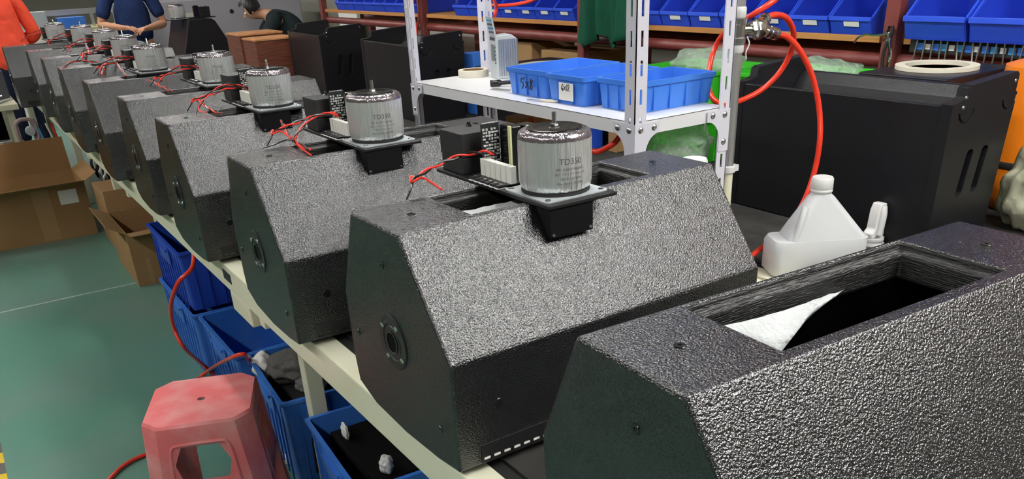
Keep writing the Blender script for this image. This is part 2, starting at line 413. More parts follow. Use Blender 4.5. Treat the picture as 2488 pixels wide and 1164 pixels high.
# ------------------------------------------------------------------ amplifier modules
def text_mesh(body, size):
    cu = bpy.data.curves.new('t', 'FONT'); cu.body = body; cu.size = size; cu.align_x = 'CENTER'; cu.resolution_u = 3
    o = bpy.data.objects.new('t', cu); me = o.to_mesh()
    vs = [v.co.copy() for v in me.vertices]; fs = [tuple(p.vertices) for p in me.polygons]
    o.to_mesh_clear(); bpy.data.objects.remove(o); bpy.data.curves.remove(cu); return vs, fs
def bolt(name, parent, c, r, h, m=None):
    bm = bmesh.new(); prof = [(r, 0)]
    n = int(h/.0022)
    for k in range(n): prof += [(r, h*k/n + .0004), (r*.86, h*(k+.5)/n)]
    prof += [(r*.9, h), (.0001, h)]
    add_lathe(bm, prof, 12, c); return obj(name, bm, m or steel, parent, smooth=True, ang=60)
TRY = -.115; TR = .0655; TH = .113
def make_module(full):
    t = thing('amplifier_module', 'x', 'amplifier')
    bm = bmesh.new(); add_box(bm, (-.0745, -.199, 0), (.0745, .199, .007)); obj('panel', bm, satin, t, bevel=.0012)
    bm = bmesh.new(); add_prism(bm, [(-.196, -.0005), (-.196, -.052), (-.189, -.052), (-.150, -.0005)], (-.070, 0, 0), (0,1,0), (0,0,1), (.092, 0, 0))
    tb = obj('terminal_box', bm, mat('dead_black_plastic', (.005, .005, .006), .6, spec=.15), t, bevel=.001)
    for x, z in ((-.064, -.046), (.016, -.046)):
        bm = bmesh.new(); add_lathe(bm, [(.0001, -.0022), (.0022, -.002), (.003, 0)], 10, (x, -.196, z), 'y'); obj('box_screw', bm, steel, tb, smooth=True)
    Z = .007
    bm = bmesh.new(); add_prism(bm, rrect(.136, .136, .008), (0, TRY, Z), (1,0,0), (0,1,0), (0,0,.0022)); mp = obj('mount_plate', bm, lightplate, t)
    for sx in (-1, 1):
        for sy in (-1, 1):
            bm = bmesh.new(); add_lathe(bm, [(.0055, 0), (.005, .0016), (.0022, .002), (.002, .0008), (.0001, .0008)], 12, (sx*.058, TRY+sy*.058, Z+.0022)); obj('plate_screw', bm, chrome, mp, smooth=True)
    # toroidal transformer
    Z += .0022
    bm = bmesh.new(); add_lathe(bm, [(.055, 0), (.062, 0), (.062, .006), (.055, .006)], 32, (0, TRY, Z)); obj('rubber_pad', bm, rubber, t, smooth=True)
    N = 96
    def pleat(k, j): return .008*(1 if k % 2 else -1)*(.45 + .55*sin(k*1.7 + j)) * (.8 if 1 < j < 11 else .4)
    prof = [(.050, .003), (.058, .004), (.0635, .010), (.0652, .020), (TR, .035), (TR, .055), (TR, .078), (.0652, .094)]
    bm = bmesh.new(); add_lathe(bm, prof, N, (0, TRY, Z), wob=lambda k, j: pleat(k, j)*1.2); tr = obj('transformer_body', bm, film, t, smooth=True, ang=70)
    prof = [(.0654, .093), (.0648, .0985), (.0625, .1035), (.0575, .1065), (.049, .1075), (.036, .1065), (.0001, .105)]
    bm = bmesh.new(); add_lathe(bm, prof, N, (0, TRY, Z), wob=lambda k, j: pleat(k, j)*2.2 if j < 5 else 0); obj('film_shoulder', bm, film_band, tr, smooth=True, ang=70)
    bm = bmesh.new(); add_lathe(bm, [(.0485, .1070), (.0492, .1095), (.047, .1104), (.038, .1085), (.022, .1055), (.013, .1050), (.012, .1065), (.0001, .1065)], 32, (0, TRY, Z)); cp = obj('clamp_disc', bm, gloss_black, tr, smooth=True, ang=60)
    bm = bmesh.new(); add_lathe(bm, [(.0095, .1065), (.0095, .1080), (.0001, .1080)], 16, (0, TRY, Z)); obj('washer', bm, steel, tr)
    bm = bmesh.new(); add_hex(bm, (0, TRY, Z+.1080), .0078, .0065); obj('nut', bm, chrome, tr)
    bolt('bolt', tr, (0, TRY, Z+.1140), .0042, .020, chrome)
    # printed label wrapped on the drum, facing the aisle end
    if full:
        bm = bmesh.new()
        for s, size, zz in (('TD350', .0150, .056), ('PRI: 0-220V 50/60Hz', .0062, .046), ('SEC: 17V-0-17V 3.0A 0.3A', .0054, .0380), ('12V-0-12V 0.5A', .0062, .030), ('Max: 350VA  20220822', .0054, .022)):
            vs, fs = text_mesh(s, size)
            nv = []
            for v in vs:
                a = rad(-101) + v.x/TR; r = TR*1.006
                nv.append(bm.verts.new((r*cos(a), TRY + r*sin(a), Z + zz + v.y)))
            for f in fs:
                try: bm.faces.new([nv[i] for i in f])
                except ValueError: pass
        obj('printed_label', bm, ink, tr)
        sol = None
    # supply board side
    bxo('circuit_board', (-.058, -.04, .010), (.06, .085, .0116), board, t)
    for k in range(6):
        y = -.032 + .0185*k
        bm = bmesh.new(); add_prism(bm, rrect(.013, .0165, .002, 2), (-.040, y, .0116), (1,0,0), (0,1,0), (0,0,.031)); r = obj('ceramic_resistor', bm, ceramic, t)
        bm = bmesh.new(); add_box(bm, (-.0735, y-.0065, .0072), (-.055, y+.0065, .0125)); tz = obj('power_transistor', bm, matt_black, t)
        bxo('screw', (-.068, y-.003, .0125), (-.062, y+.003, .0145), chrome, tz, bevel=.0008)
        bm = bmesh.new(); add_prism(bm, rrect(.0235, .0175, .006, 3), (-.0655, y-.001, .0070), (1,0,0), (0,1,0), (0,0,.0011)); obj('insulating_pad', bm, paste, tz)
    # upright component board facing front, studded with parts
    pb = bxo('upright_board', (-.038, .072, .0116), (.003, .0736, .104), board, t)
    rng = random.Random(5); bm = bmesh.new()
    for a in range(6):
        for b in range(14):
            if rng.random() < .8:
                x = -.033 + .0062*a + rng.uniform(-.001, .001); z = .0155 + .0060*b; w = rng.uniform(.0014, .0029); h = rng.uniform(.0010, .0024)
                add_box(bm, (x-w, .0700-rng.random()*.0012, z-h), (x+w, .072, z+h))
    for k in range(9):
        x = -.033 + .004*k; add_box(bm, (x-.001, .0712, .1042), (x+.001, .0742, .1060))
    obj('solder_joints', bm, mat('bright_solder', (.82, .82, .82), .3, .4), pb)['kind'] = 'stuff'
    for x0, y0, w in ((.006, .030, .021), (.036, .012, .024)):
        cpb = bxo('film_capacitor', (x0, y0, .0116), (x0+w, y0+.046, .099), gloss_black, t, bevel=.002)
        bxo('yellow_edge', (x0-.004, y0+.002, .0116), (x0-.0002, y0+.010, .100), yellow_edge, cpb)
    # black filter box at the back
    bxo('filter_box', (-.066, .102, .0395), (.012, .188, .086), matt_black, t, bevel=.0015)
    bxo('filter_base', (-.065, .103, .0072), (.011, .187, .0388), matt_black, t, bevel=.0015)
    bm = bmesh.new(); add_lathe(bm, [(.007, 0), (.005, .003), (.003, .009), (.0001, .010)], 8, (-.01, .165, .086)); obj('solder_post', bm, gloss_black, t)
    for y in (-.02, .03, .12, .18, -.18, -.06): 
        bm = bmesh.new(); add_lathe(bm, [(.0001, .0004), (.0026, .0004), (.003, 0)], 10, (-.0705 if y > -.15 else .069, y, .007)); obj('panel_hole', bm, rubber, t)
    return t
def twist(bm_r, bm_b, path, r, rev, amp):
    P = smooth_path(path, 10); n = len(P); A = []; B = []
    for i, p in enumerate(P):
        d = (P[min(i+1, n-1)] - P[max(0, i-1)]).normalized(); x, y = frame_of(d); a = 2*pi*rev*i/(n-1)
        k = amp*min(1, i/4)
        A.append(p + (x*cos(a) + y*sin(a))*k); B.append(p - (x*cos(a) + y*sin(a))*k)
    add_tube(bm_r, A, r, 6); add_tube(bm_b, B, r, 6); return A[-1], B[-1]
def module_leads(t, path, rev, tr_, tb_, R_=.0021):        # twisted pair, then the two loose ends (module coordinates)
    br, bb = bmesh.new(), bmesh.new()
    a, b = twist(br, bb, path, R_, rev, .0026)
    add_tube(br, smooth_path([a] + list(tr_), 8), R_, 6); add_tube(bb, smooth_path([b] + list(tb_), 8), .0019, 6)
    obj('red_lead', br, red_wire, t, smooth=True); obj('black_lead', bb, black_wire, t, smooth=True)
OFF = {1: (.866, 1.202)}
TP = {2: (918, .175), 3: (664, .178), 4: (533, .30), 5: (372, .32), 6: (310, .35), 7: (262, .38), 8: (205, .40), 9: (140, .42)}
MP = {}
m_full = make_module(True)
for i in range(1, 10):
    if i == 1: x, y = .866, 1.202
    else:
        px, dy = TP[i]; y = CABS[i][1] + dy
        lo, hi = .3, 1.6
        for _ in range(40):                      # x on that row whose pixel column is px
            mid = (lo+hi)/2; q = RW @ (V(mid, y, 1.15) - V(0, 0, ZC))
            if CX + F*q.x/q.z < px: lo = mid
            else: hi = mid
        x = lo
    MP[i] = V(x, y - TRY, BZ + .3962)
    o = m_full if i == 1 else copy_tree(m_full)
    o.location = MP[i]; o.rotation_euler = (0, 0, 0)
    o['label'] = 'amplifier module with silver toroidal transformer lying on the %s cabinet after the empty one' % ORD[i]
    o['group'] = 'amplifier modules on the cabinets'
    # leads
    if i == 1:
        L = lambda px, py, z: at(px, py, z=z) - MP[1]
        module_leads(o, [(-.02, .05, .05), (-.045, .055, .056), L(1120, 378, 1.185), L(1060, 402, 1.175), L(1010, 432, 1.17)], 3.2,
                     [L(998, 428, 1.17), L(1000, 442, 1.165), L(1025, 432, 1.17), L(1050, 445, 1.165), L(1073, 460, 1.162)],
                     [L(1003, 440, 1.165), L(998, 460, 1.155), L(988, 484, 1.142)])
    elif i == 2:
        L = lambda px, py, z: at(px, py, z=z) - MP[2]
        module_leads(o, [(-.02, .05, .045), (-.05, .05, .056), L(760, 285, 1.19), L(730, 315, 1.17), L(712, 340, 1.155)], 2.6,
                     [L(720, 350, 1.142), L(738, 365, 1.141), L(756, 377, 1.140)], [L(695, 340, 1.15), L(670, 350, 1.143), L(638, 360, 1.141)])
    else:
        s = random.Random(i)
        module_leads(o, [(-.02, .05, .045), (-.05, .04, .06), (-.10, .02, .07), (-.15-.05*s.random(), .0, .05), (-.2, -.03, .028)], 3,
                     [(-.215, -.06, .015), (-.20, -.10, .012)], [(-.215, -.045, .016), (-.225, -.07, .010)], .0017)

# loose speaker leads coming out of the slots
def lead(px, z, lab):
    t = thing('speaker_lead', lab, 'wire', at(*px[0], z=z), 0, 'speaker leads lying on cabinets'); o = Vector(t.location)
    pts = [at(x, y, z=z) - o + V(0, 0, .004 + (.006 if k % 2 else 0)) for k, (x, y) in enumerate(px)]
    br, bb = bmesh.new(), bmesh.new(); twist(br, bb, pts, .0026, 2.5, .003)
    obj('red_wire', br, red_wire, t, smooth=True); obj('black_wire', bb, black_wire, t, smooth=True)
ZT = BZ + .3955
lead([(683, 296), (695, 322), (715, 345), (752, 374)], ZT, 'red speaker lead on the second cabinet after the empty one')
lead([(472, 238), (488, 256), (510, 268), (537, 284)], ZT, 'red speaker lead on the third cabinet after the empty one')
lead([(357, 196), (378, 208), (398, 216), (418, 228)], ZT, 'red speaker lead on the fourth cabinet after the empty one')
lead([(247, 185), (258, 160), (270, 143), (290, 165), (308, 187)], ZT, 'forked red speaker lead on the fifth cabinet after the empty one')
lead([(152, 168), (175, 156), (205, 150), (235, 156)], ZT, 'red speaker lead on the sixth cabinet after the empty one')
lead([(205, 98), (215, 125), (222, 132), (250, 118), (275, 108)], ZT + .03, 'red and white twisted lead between the far transformers')
# ------------------------------------------------------------------ white slotted rack on the bench
def slotted(bm, o, u, n, width, z0, z1, th=.0022, pitch=.063, sw=.0075, sh=.034, first=.02):
    o, u, n = Vector(o), Vector(u), Vector(n)
    def blk(a0, a1, b0, b1):
        P = [o + u*a + V(0,0,b) + n*c for a, b, c in ((a0,b0,0),(a1,b0,0),(a1,b1,0),(a0,b1,0),(a0,b0,th),(a1,b0,th),(a1,b1,th),(a0,b1,th))]
        vs = [bm.verts.new(p) for p in P]
        for f in ((3,2,1,0),(4,5,6,7),(0,1,5,4),(1,2,6,5),(2,3,7,6),(3,0,4,7)): bm.faces.new([vs[i] for i in f])
    m0, m1 = width/2-sw/2, width/2+sw/2
    blk(0, m0, z0, z1); blk(m1, width, z0, z1); z = z0 + first; prev = z0
    while z + sh < z1:
        blk(m0, m1, prev, z); prev = z + sh; z += pitch
    blk(m0, m1, prev, z1)
RX0, RX1, RY0, RY1, SZ = 1.32, 1.635, 1.510, 2.655, 1.162
rack = thing('shelf_rack', 'white slotted angle shelf rack standing on the cream workbench', 'shelf rack', (0,0,0))
for x, y, sx, sy in ((RX0, RY0, 1, 1), (RX0, RY1, 1, -1), (RX1, RY0, -1, 1), (RX1, RY1, -1, -1)):
    bm = bmesh.new()
    slotted(bm, (x, y, 0), (sx, 0, 0), (0, sy, 0), .036, BZ, 1.95)
    slotted(bm, (x, y, 0), (0, sy, 0), (sx, 0, 0), .036, BZ, 1.95)
    obj('post', bm, post_white, rack)
def shelf_pan(z, pan=True):
    bm = bmesh.new(); a, b, c, d = RX0+.0035, RX1-.0035, RY0+.0035, RY1-.0035
    if pan: add_box(bm, (a, c, z-.0012), (b, d, z))
    for p, q in (((a, c, z-.032), (a+.0015, d, z)), ((b-.0015, c, z-.032), (b, d, z)), ((a, c, z-.032), (b, c+.0015, z)), ((a, d-.0015, z-.032), (b, d, z))): add_box(bm, p, q)
    return obj('shelf' if pan else 'top_frame', bm, white_enamel, rack)
def gusset(o, u):                                 # corner plate with a concave arc, in plane u-z
    P = [(0, 0), (.078, 0), (.078, -.026)] + [(.034 + .044*(1-sin(rad(a))), -.026 - .05*(1-cos(rad(a)))) for a in (15, 30, 45, 60, 75, 90)] + [(.034, -.105), (0, -.105)]
    nrm = Vector(u).cross(V(0,0,1)) * .0016
    bm = bmesh.new(); add_prism(bm, P, o, u, (0,0,1), nrm); return obj('corner_plate', bm, post_white, rack)
def rack_bolt(c, axis, s):
    bm = bmesh.new(); add_lathe(bm, [(.008, 0), (.008, s*.001), (.0065, s*.003), (.003, s*.0045), (.0001, s*.005)], 14, c, axis); obj('bolt', bm, steel, rack, smooth=True)
for z in (SZ, 1.92):
    shelf_pan(z, z == SZ)
    for y, s in ((RY0, 1), (RY1, -1)):
        for x, q in ((RX0, 1), (RX1, -1)):
            out = -.0018*q
            gusset((x + (-.0018 if q > 0 else .0002), y, z-.004) if q*s < 0 else (x + (-.0002 if q > 0 else .0018), y, z-.004), (0, s, 0))
            gusset((x, y + (-.0002 if s*q > 0 else -.0018) if s > 0 else y + (.0018 if s*q < 0 else .0002), z-.004), (q, 0, 0))
            for d, e in ((.018, -.018), (.060, -.016), (.017, -.085)):
                rack_bolt((x - .0015*q, y + s*d, z+e), 'x', -q); rack_bolt((x + q*d, y - .0015*s, z+e), 'y', -s)

def tote(name, label, x0, x1, y0, y1, z, h, m, group=None, rim=.008, ribs=True, cat='bin', th=.0025, taper=.006, handle=False):
    t = thing(name, label, cat, ((x0+x1)/2, (y0+y1)/2, z), 0, group)
    a, b = (x1-x0)/2 - rim*.6, (y1-y0)/2 - rim*.6
    bm = bmesh.new(); R = .012
    def sec(w, d, zz): return [bm.verts.new((p[0], p[1], zz)) for p in rrect(2*w, 2*d, R, 3)]
    S = [sec(a-taper, b-taper, 0), sec(a, b, h-.012), sec(a+rim*.55, b+rim*.55, h-.012), sec(a+rim*.6, b+rim*.6, h), sec(a-th, b-th, h), sec(a-taper-th, b-taper-th, th)]
    n = len(S[0])
    for p, q in zip(S, S[1:]):
        for k in range(n): bm.faces.new((p[k], p[(k+1)%n], q[(k+1)%n], q[k]))
    bm.faces.new(list(reversed(S[0]))); bm.faces.new(S[-1])
    obj('tub', bm, m, t, smooth=True, ang=40)
    if ribs:
        for s in (-1, 1):
            k = max(2, int(2*b/.055))
            for i in range(k):
                y = -b + .02 + (2*b-.04)*(i+.5)/k
                bm = bmesh.new(); add_prism(bm, [(y-.0022, .004), (y+.0022, .004), (y+.0022, h-.014), (y-.0022, h-.014)], (s*(a-.004), 0, 0), (0,1,0), (0,0,1), (s*.0055, 0, 0)); obj('rib', bm, m, t)
            k = max(2, int(2*a/.055))
            for i in range(k):
                x = -a + .02 + (2*a-.04)*(i+.5)/k
                bm = bmesh.new(); add_prism(bm, [(x-.0022, .004), (x+.0022, .004), (x+.0022, h-.014), (x-.0022, h-.014)], (0, s*(b-.004), 0), (1,0,0), (0,0,1), (0, s*.0055, 0)); obj('rib', bm, m, t)
    if handle:
        for s in (-1, 1):
            bm = bmesh.new(); w = min(.09, b*.55)
            add_prism(bm, [(-w, h-.10), (w, h-.10), (w, h-.03), (w-.006, h-.024), (-w+.006, h-.024), (-w, h-.03)], (s*(a+.001), 0, 0), (0,1,0), (0,0,1), (s*.004, 0, 0)); hp = obj('grip_panel', bm, m, t)
            bm = bmesh.new(); add_prism(bm, [(-w*.8, h-.045), (w*.8, h-.045), (w*.8, h-.036), (-w*.8, h-.036)], (s*(a+.0035), 0, 0), (0,1,0), (0,0,1), (s*.010, 0, 0)); obj('grip_lip', bm, m, hp)
    return t
def strokes(parent, glyphs, o, u, v, size, wdt, m, n):
    bm = bmesh.new(); o, u, v, n = map(Vector, (o, u, v, n)); x = 0
    for g, adv in glyphs:
        for line in g:
            P = [o + u*((x+a)*size) + v*(b*size) for a, b in line]
            add_tube(bm, [p + n*.0002 for p in P], wdt, 5)
        x += adv
    return obj('handwriting', bm, m, parent)
G5 = [[(.55,1),(.15,.95),(.1,.55),(.4,.6),(.5,.3),(.25,0)], [(.15,.97),(.6,1.02)]]
GX = [[(.05,.7),(.55,.1)], [(.55,.7),(.0,.1)]]
G8 = [[(.5,.85),(.2,1),(.15,.7),(.45,.35),(.35,0),(.05,.1),(.2,.5),(.5,.85)]]
G6 = [[(.4,1),(.12,.55),(.1,.15),(.35,.0),(.45,.3),(.15,.35)]]
G1 = [[(.2,1),(.15,0)]]
G2 = [[(.05,.8),(.25,1),(.4,.75),(.05,.05),(.5,.08)]]
z = SZ + .0005
bA = tote('parts_bin', 'blue plastic parts bin marked 5x8 in black pen on the white shelf', 1.385, 1.655, 1.956, 2.165, z, .074, bin_blue, 'blue bins on the white shelf')
bB = tote('parts_bin', 'blue plastic parts bin with a paper label reading 6X12 on the white shelf', 1.372, 1.642, 1.772, 1.945, z, .074, bin_blue, 'blue bins on the white shelf')
bC = tote('parts_bin', 'unmarked blue plastic parts bin at the corner post of the white shelf', 1.400, 1.665, 1.585, 1.760, z, .074, bin_blue, 'blue bins on the white shelf')
strokes(bA, [(G5,.8),(GX,.75),(G8,.6)], (-.1365, .020, .021), (0,-1,0), (0,0,1), .030, .0017, marker, (-1,0,0))
bm = bmesh.new(); add_box(bm, (-.1372, -.045, .012), (-.1362, .018, .056)); lb = obj('paper_label', bm, paper, bB)
strokes(lb, [(G6,.6),(GX,.7),(G1,.35),(G2,.5)], (-.1373, .006, .036), (0,-1,0), (0,0,1), .017, .0012, marker, (-1,0,0))

# small things on the shelf
t = thing('utility_knife', 'cream handled knife lying in front of the blue bins', 'knife', at(1358, 249, z=SZ) + V(-.01, 0, .001))
d = (at(1285, 243, z=SZ) - at(1358, 249, z=SZ)).normalized(); p = V(-d.y, d.x, 0)
bm = bmesh.new(); add_prism(bm, [(0,-.005),(.05,-.006),(.055,0),(.05,.006),(0,.005),(-.006,0)], (0,0,0), d, p, (0,0,.006)); obj('handle', bm, tape_m, t, bevel=.0015)
bm = bmesh.new(); add_prism(bm, [(.05,-.004),(.105,-.003),(.10,.004),(.05,.004)], (0,0,.002), d, p, (0,0,.001)); obj('blade', bm, steel, t)
tp = at(1172, 183, z=SZ)
t = thing('tape_roll', 'roll of cream masking tape lying by the rear post of the white rack', 'tape', (1.53, 2.592, SZ+.0005))
bm = bmesh.new(); add_lathe(bm, [(.038, 0), (.052, 0), (.0525, .002), (.0525, .020), (.052, .022), (.038, .022), (.038, 0)], 40); obj('tape_wind', bm, tape_m, t, smooth=True, ang=40)
bm = bmesh.new(); add_lathe(bm, [(.0352, .0005), (.0378, .0005), (.0378, .0215), (.0352, .0215), (.0352, .0005)], 40); obj('card_core', bm, carton, t, smooth=True, ang=40)
t = thing('power_controller', 'pale grey finned tool controller with display standing behind the blue bins', 'controller', (1.575, 2.475, SZ+.0005), rad(-14))
bm = bmesh.new(); add_prism(bm, [(0,0),(.075,0),(.075,.120),(.055,.135),(0,.132)], (-.03, -.035, 0), (1,0,0), (0,0,1), (0,.07,0)); obj('case', bm, device_m, t, bevel=.002)
for k in range(9):
    x = -.022 + .0078*k
    bxo('fin', (x, -.041, .01), (x+.003, -.0352, .122), steel, t)
bxo('display', (-.0325, -.02, .055), (-.0302, .012, .105), screen_m, t)
for k in range(5): cyo('button', (-.0302, -.027, .05+.012*k), .003, -.003, ink, t, n=10, axis='x')
bm = bmesh.new(); add_prism(bm, [(-.03,.133),(-.026,.133),(-.036,.190),(-.040,.190)], (0, -.03, 0), (1,0,0), (0,0,1), (0,.062,0)); lp = obj('label_plate', bm, device_m, t)
for k in range(4):
    bm = bmesh.new(); zz = .140+.012*k; sl = -(.01/.057)*(zz-.133)
    add_box(bm, (-.0312+sl-.0006, -.022, zz), (-.0300+sl-.0006, .024, zz+.006)); obj('label_line', bm, blue_print if k % 2 else ink, lp)
for k in range(6): bxo('screw', (-.0312, -.024+.009*k, .118), (-.0299, -.019+.009*k, .128), ink, t)
t = thing('pocket_torch', 'small black metal tool lying beside the marked 5x8 bin', 'tool', (1.50, 2.27, SZ+.0005), rad(60))
bm = bmesh.new(); add_lathe(bm, [(.006, 0), (.006, .05), (.010, .058), (.010, .085), (.008, .088)], 14, (0, 0, .0105), 'y'); obj('barrel', bm, gloss_black, t, smooth=True)
bm = bmesh.new(); add_lathe(bm, [(.0085, .085), (.0085, .0885), (.0001, .0885)], 14, (0, 0, .0105), 'y'); obj('lens', bm, chrome, t)
bxo('clip', (-.002, .005, .016), (.002, .045, .019), chrome, t)
t = thing('steel_ruler', 'narrow steel strip lying beside the 5x8 bin on the white shelf', 'ruler', (1.40, 2.215, SZ+.0005), rad(10))
bxo('strip', (0, -.03, 0), (.008, .05, .002), steel, t); bxo('strip', (.018, -.02, 0), (.024, .06, .002), steel, t)

# ------------------------------------------------------------------ compressed air pipe with couplers
PX, PY = 1.668, 1.535
t = thing('air_pipe', 'galvanised air pipe with a double hose coupler beside the white rack', 'pipe', (PX, PY, BZ))
L = lambda px, py: at(px, py, y=PY) - V(PX, PY, BZ)
bm = bmesh.new(); add_lathe(bm, [(.0165, .0), (.0165, .25)], 20); obj('lower_pipe', bm, cream, t, smooth=True)
bm = bmesh.new(); add_lathe(bm, [(.0165, .25), (.0165, 1.5)], 20); obj('pipe', bm, mat('galvanised_pipe', (.72, .73, .74), .38, .9, bump=(60, .1, .001)), t, smooth=True)
bm = bmesh.new(); add_lathe(bm, [(.019, .245), (.022, .248), (.022, .262), (.019, .265)], 20); add_box(bm, (.018, -.008, .246), (.036, .008, .262)); obj('pipe_clamp', bm, cap_white, t, smooth=True, ang=40)
zj = [L(1790, 128).z, L(1790, 95).z, L(1790, 42).z, L(1790, 32).z]
bm = bmesh.new(); add_lathe(bm, [(.0175, zj[0]), (.0195, zj[0]+.003), (.0195, zj[0]+.018), (.0175, zj[0]+.02)], 20); obj('thread_tape', bm, cap_white, t, smooth=True)
bm = bmesh.new(); add_lathe(bm, [(.0175, zj[2]), (.0195, zj[2]+.003), (.0195, zj[2]+.02), (.0175, zj[2]+.024)], 20); obj('thread_tape', bm, cap_white, t, smooth=True)
z0, z1 = zj[0]+.02, zj[2]; zm = (z0+z1)/2
bm = bmesh.new(); add_lathe(bm, [(.018, z0), (.0225, z0+.002), (.0225, z0+.014), (.020, z0+.017), (.020, z1-.017), (.0225, z1-.014), (.0225, z1-.002), (.018, z1)], 20); tee = obj('tee_fitting', bm, steel, t, smooth=True)
A = V(0, 0, zm); dirx = V(.95, -.30, .0).normalized()
bm = bmesh.new(); add_tube(bm, [A, A+dirx*.038], [.014, .014], 14); add_tube(bm, [A+dirx*.036, A+dirx*.046], [.021, .021], 6); obj('nipple', bm, brass, tee, smooth=True, ang=40)
bm = bmesh.new(); add_tube(bm, [A+dirx*.046, A+dirx*.05, A+dirx*.066, A+dirx*.072], [.020, .025, .025, .020], 8); obj('splitter_hub', bm, brass, tee, smooth=True, ang=40)
E1 = L(1890, 84); E2 = L(1862, 42)
for e in (E1, E2):
    s = A + dirx*.058; dd = (e-s)
    bm = bmesh.new()
    add_tube(bm, [s+dd*a for a in (.15, .3, .32, .48, .5, .52, .72, .74, .76, .9, .91, 1.)], [.010, .010, .0145, .0145, .012, .0155, .0155, .013, .0155, .0150, .010, .008], 16)
    obj('quick_coupler', bm, brass, tee, smooth=True, ang=40)
bm = bmesh.new(); add_tube(bm, smooth_path([L(1800, 88)+V(0,-.02,0), L(1804, 105)+V(0,-.022,0), L(1797, 125)+V(0,-.021,0), L(1798, 143)+V(0,-.02,0)]), .0018, 6); obj('tape_tail', bm, cap_white, t)
def hose(name, label, pts, r=.0075, group='red air hoses'):
    bm = bmesh.new(); add_tube(bm, smooth_path(pts, 10), r, 12)
    return tag(obj(name, bm, hose_red, smooth=True), label, 'hose', group)
Q = lambda px, py, y=PY: at(px, py, y=y)
hose('air_hose', 'red air hose looping from the lower coupler down behind the white bottle', [Q(1891,84), Q(1915,92), Q(1945,125,1.52), Q(1975,190,1.5), Q(1991,270,1.48), Q(1991,350,1.46), Q(1975,430,1.46), Q(1945,505,1.455), Q(1900,565,1.45), Q(1850,603,1.44), V(1.60,1.43,.757), V(1.46,1.44,.755)])
hose('air_hose', 'red air hose curling from the upper coupler round the galvanised pipe', [Q(1863,42), Q(1885,36), Q(1912,45,1.545), Q(1928,80,1.56), Q(1922,125,1.585), Q(1895,175,1.61), Q(1855,215,1.63), Q(1815,238,1.64), Q(1780,250,1.645), Q(1745,250,1.66), Q(1725,225,1.70), Q(1722,180,1.74), Q(1732,130,1.76), Q(1752,90,1.74), Q(1785,62,1.66), Q(1830,35,1.57), Q(1880,2,1.54), Q(1910,-25,1.54)])
hose('air_hose', 'red air hose hanging below the white shelf behind the transformer', [V(1.43,1.60,1.02), at(1522,326,x=1.41), at(1490,350,x=1.40), at(1455,368,x=1.395), at(1410,383,x=1.39), V(1.39,2.25,.80), V(1.42,2.5,.756), V(1.48,2.62,.752)])
hose('air_hose', 'thin red air tube looped round the rear post of the white rack', [at(1190,12,y=2.72), at(1210,14,y=2.66), at(1250,11,y=2.6), at(1290,2,y=2.55), at(1330,-20,y=2.5)], .006)
hose('air_hose', 'thin red air tube running into the pale grey controller', [at(1192,-30,y=2.45), at(1200,0,y=2.43), at(1206,18,y=2.50), V(1.555, 2.475, SZ+.192)], .006)
hose('air_hose', 'thin red air tube hanging beneath the shelf by the first transformer', [at(1293,285,y=2.15), at(1295,310,y=2.15), at(1300,345,y=2.15)], .006)

# ------------------------------------------------------------------ bottles
def loft(bm, secs, n=5):
    R = []
    for cx, cy, w, d, zz, r in secs: R.append([bm.verts.new((cx+a, cy+b, zz)) for a, b in rrect(w, d, min(r, w*.49, d*.49), n)])
    k = len(R[0])
    for p, q in zip(R, R[1:]):
        for i in range(k): bm.faces.new((p[i], p[(i+1)%k], q[(i+1)%k], q[i]))
    bm.faces.new(list(reversed(R[0]))); bm.faces.new(R[-1])
jp = V(1.80, 1.325, BZ)
ztop = at(1993, 432, y=1.325).z - BZ; zc = at(1993, 470, y=1.325).z - BZ
xs = lambda px, py: (at(px, py, y=1.325).x - jp.x)*.80
t = thing('plastic_jug', 'white translucent plastic jug with screw cap and moulded handle', 'jug', jp, rad(-30))
zs = at(1975, 575, y=1.325).z - BZ
nx = (xs(1970,480)+xs(2018,480))/2
bm = bmesh.new(); bw = xs(2066,600)-xs(1880,640); bc = (xs(2066,600)+xs(1880,640))/2
loft(bm, [(bc,0,bw*.94,.095,0,.02), (bc,0,bw,.105,.008,.022), (bc,0,bw,.105,zs-.012,.022), (bc+.004,0,bw-.006,.10,zs,.022)])
obj('body', bm, hdpe, t, smooth=True, ang=50)
xa, xb = xs(1918,560), xs(2064,598)
bm = bmesh.new(); H_ = zc - zs
secs = []
for f in (-.02, .1, .25, .4, .55, .7, .82, .92):
    g = max(0, f); l = xa + (nx-.027-xa)*g**1.05; r_ = xb + (nx+.027-xb)*g
    secs.append(((l+r_)/2, 0, r_-l, .100 - .050*g, zs+H_*f, .020+.004*g))
secs += [(nx,0,.050,.050,zs+H_,.0245), (nx,0,.049,.049,zc+.006,.0245)]
loft(bm, secs); obj('shoulder', bm, hdpe, t, smooth=True, ang=60)
bm = bmesh.new(); add_tube(bm, smooth_path([V(xa+.016,-.040,zs-.004), V(xa+.026,-.038,zs+H_*.30), V(xa+.034,-.033,zs+H_*.55), V(xa+.041,-.024,zs+H_*.74)]), [.0095]*25, 12); obj('moulded_grip', bm, hdpe, t, smooth=True)
bm = bmesh.new(); add_lathe(bm, [(.0265, zc+.004), (.0275, zc+.006), (.0275, zc+.010), (.0262, zc+.012), (.0275, zc+.014), (.0268, ztop-.004), (.024, ztop), (.0001, ztop+.0005)], 40, (nx,0,0), wob=lambda k, j: .008*(k % 2)); obj('screw_cap', bm, cap_white, t, smooth=True, ang=40)
sp = V(2.10, 1.36, BZ); zt = at(2115, 500, y=1.36).z - BZ
xq = lambda px, py: at(px, py, y=1.36).x - sp.x
t = thing('spray_bottle', 'white trigger spray bottle standing behind the empty cabinet', 'bottle', sp)
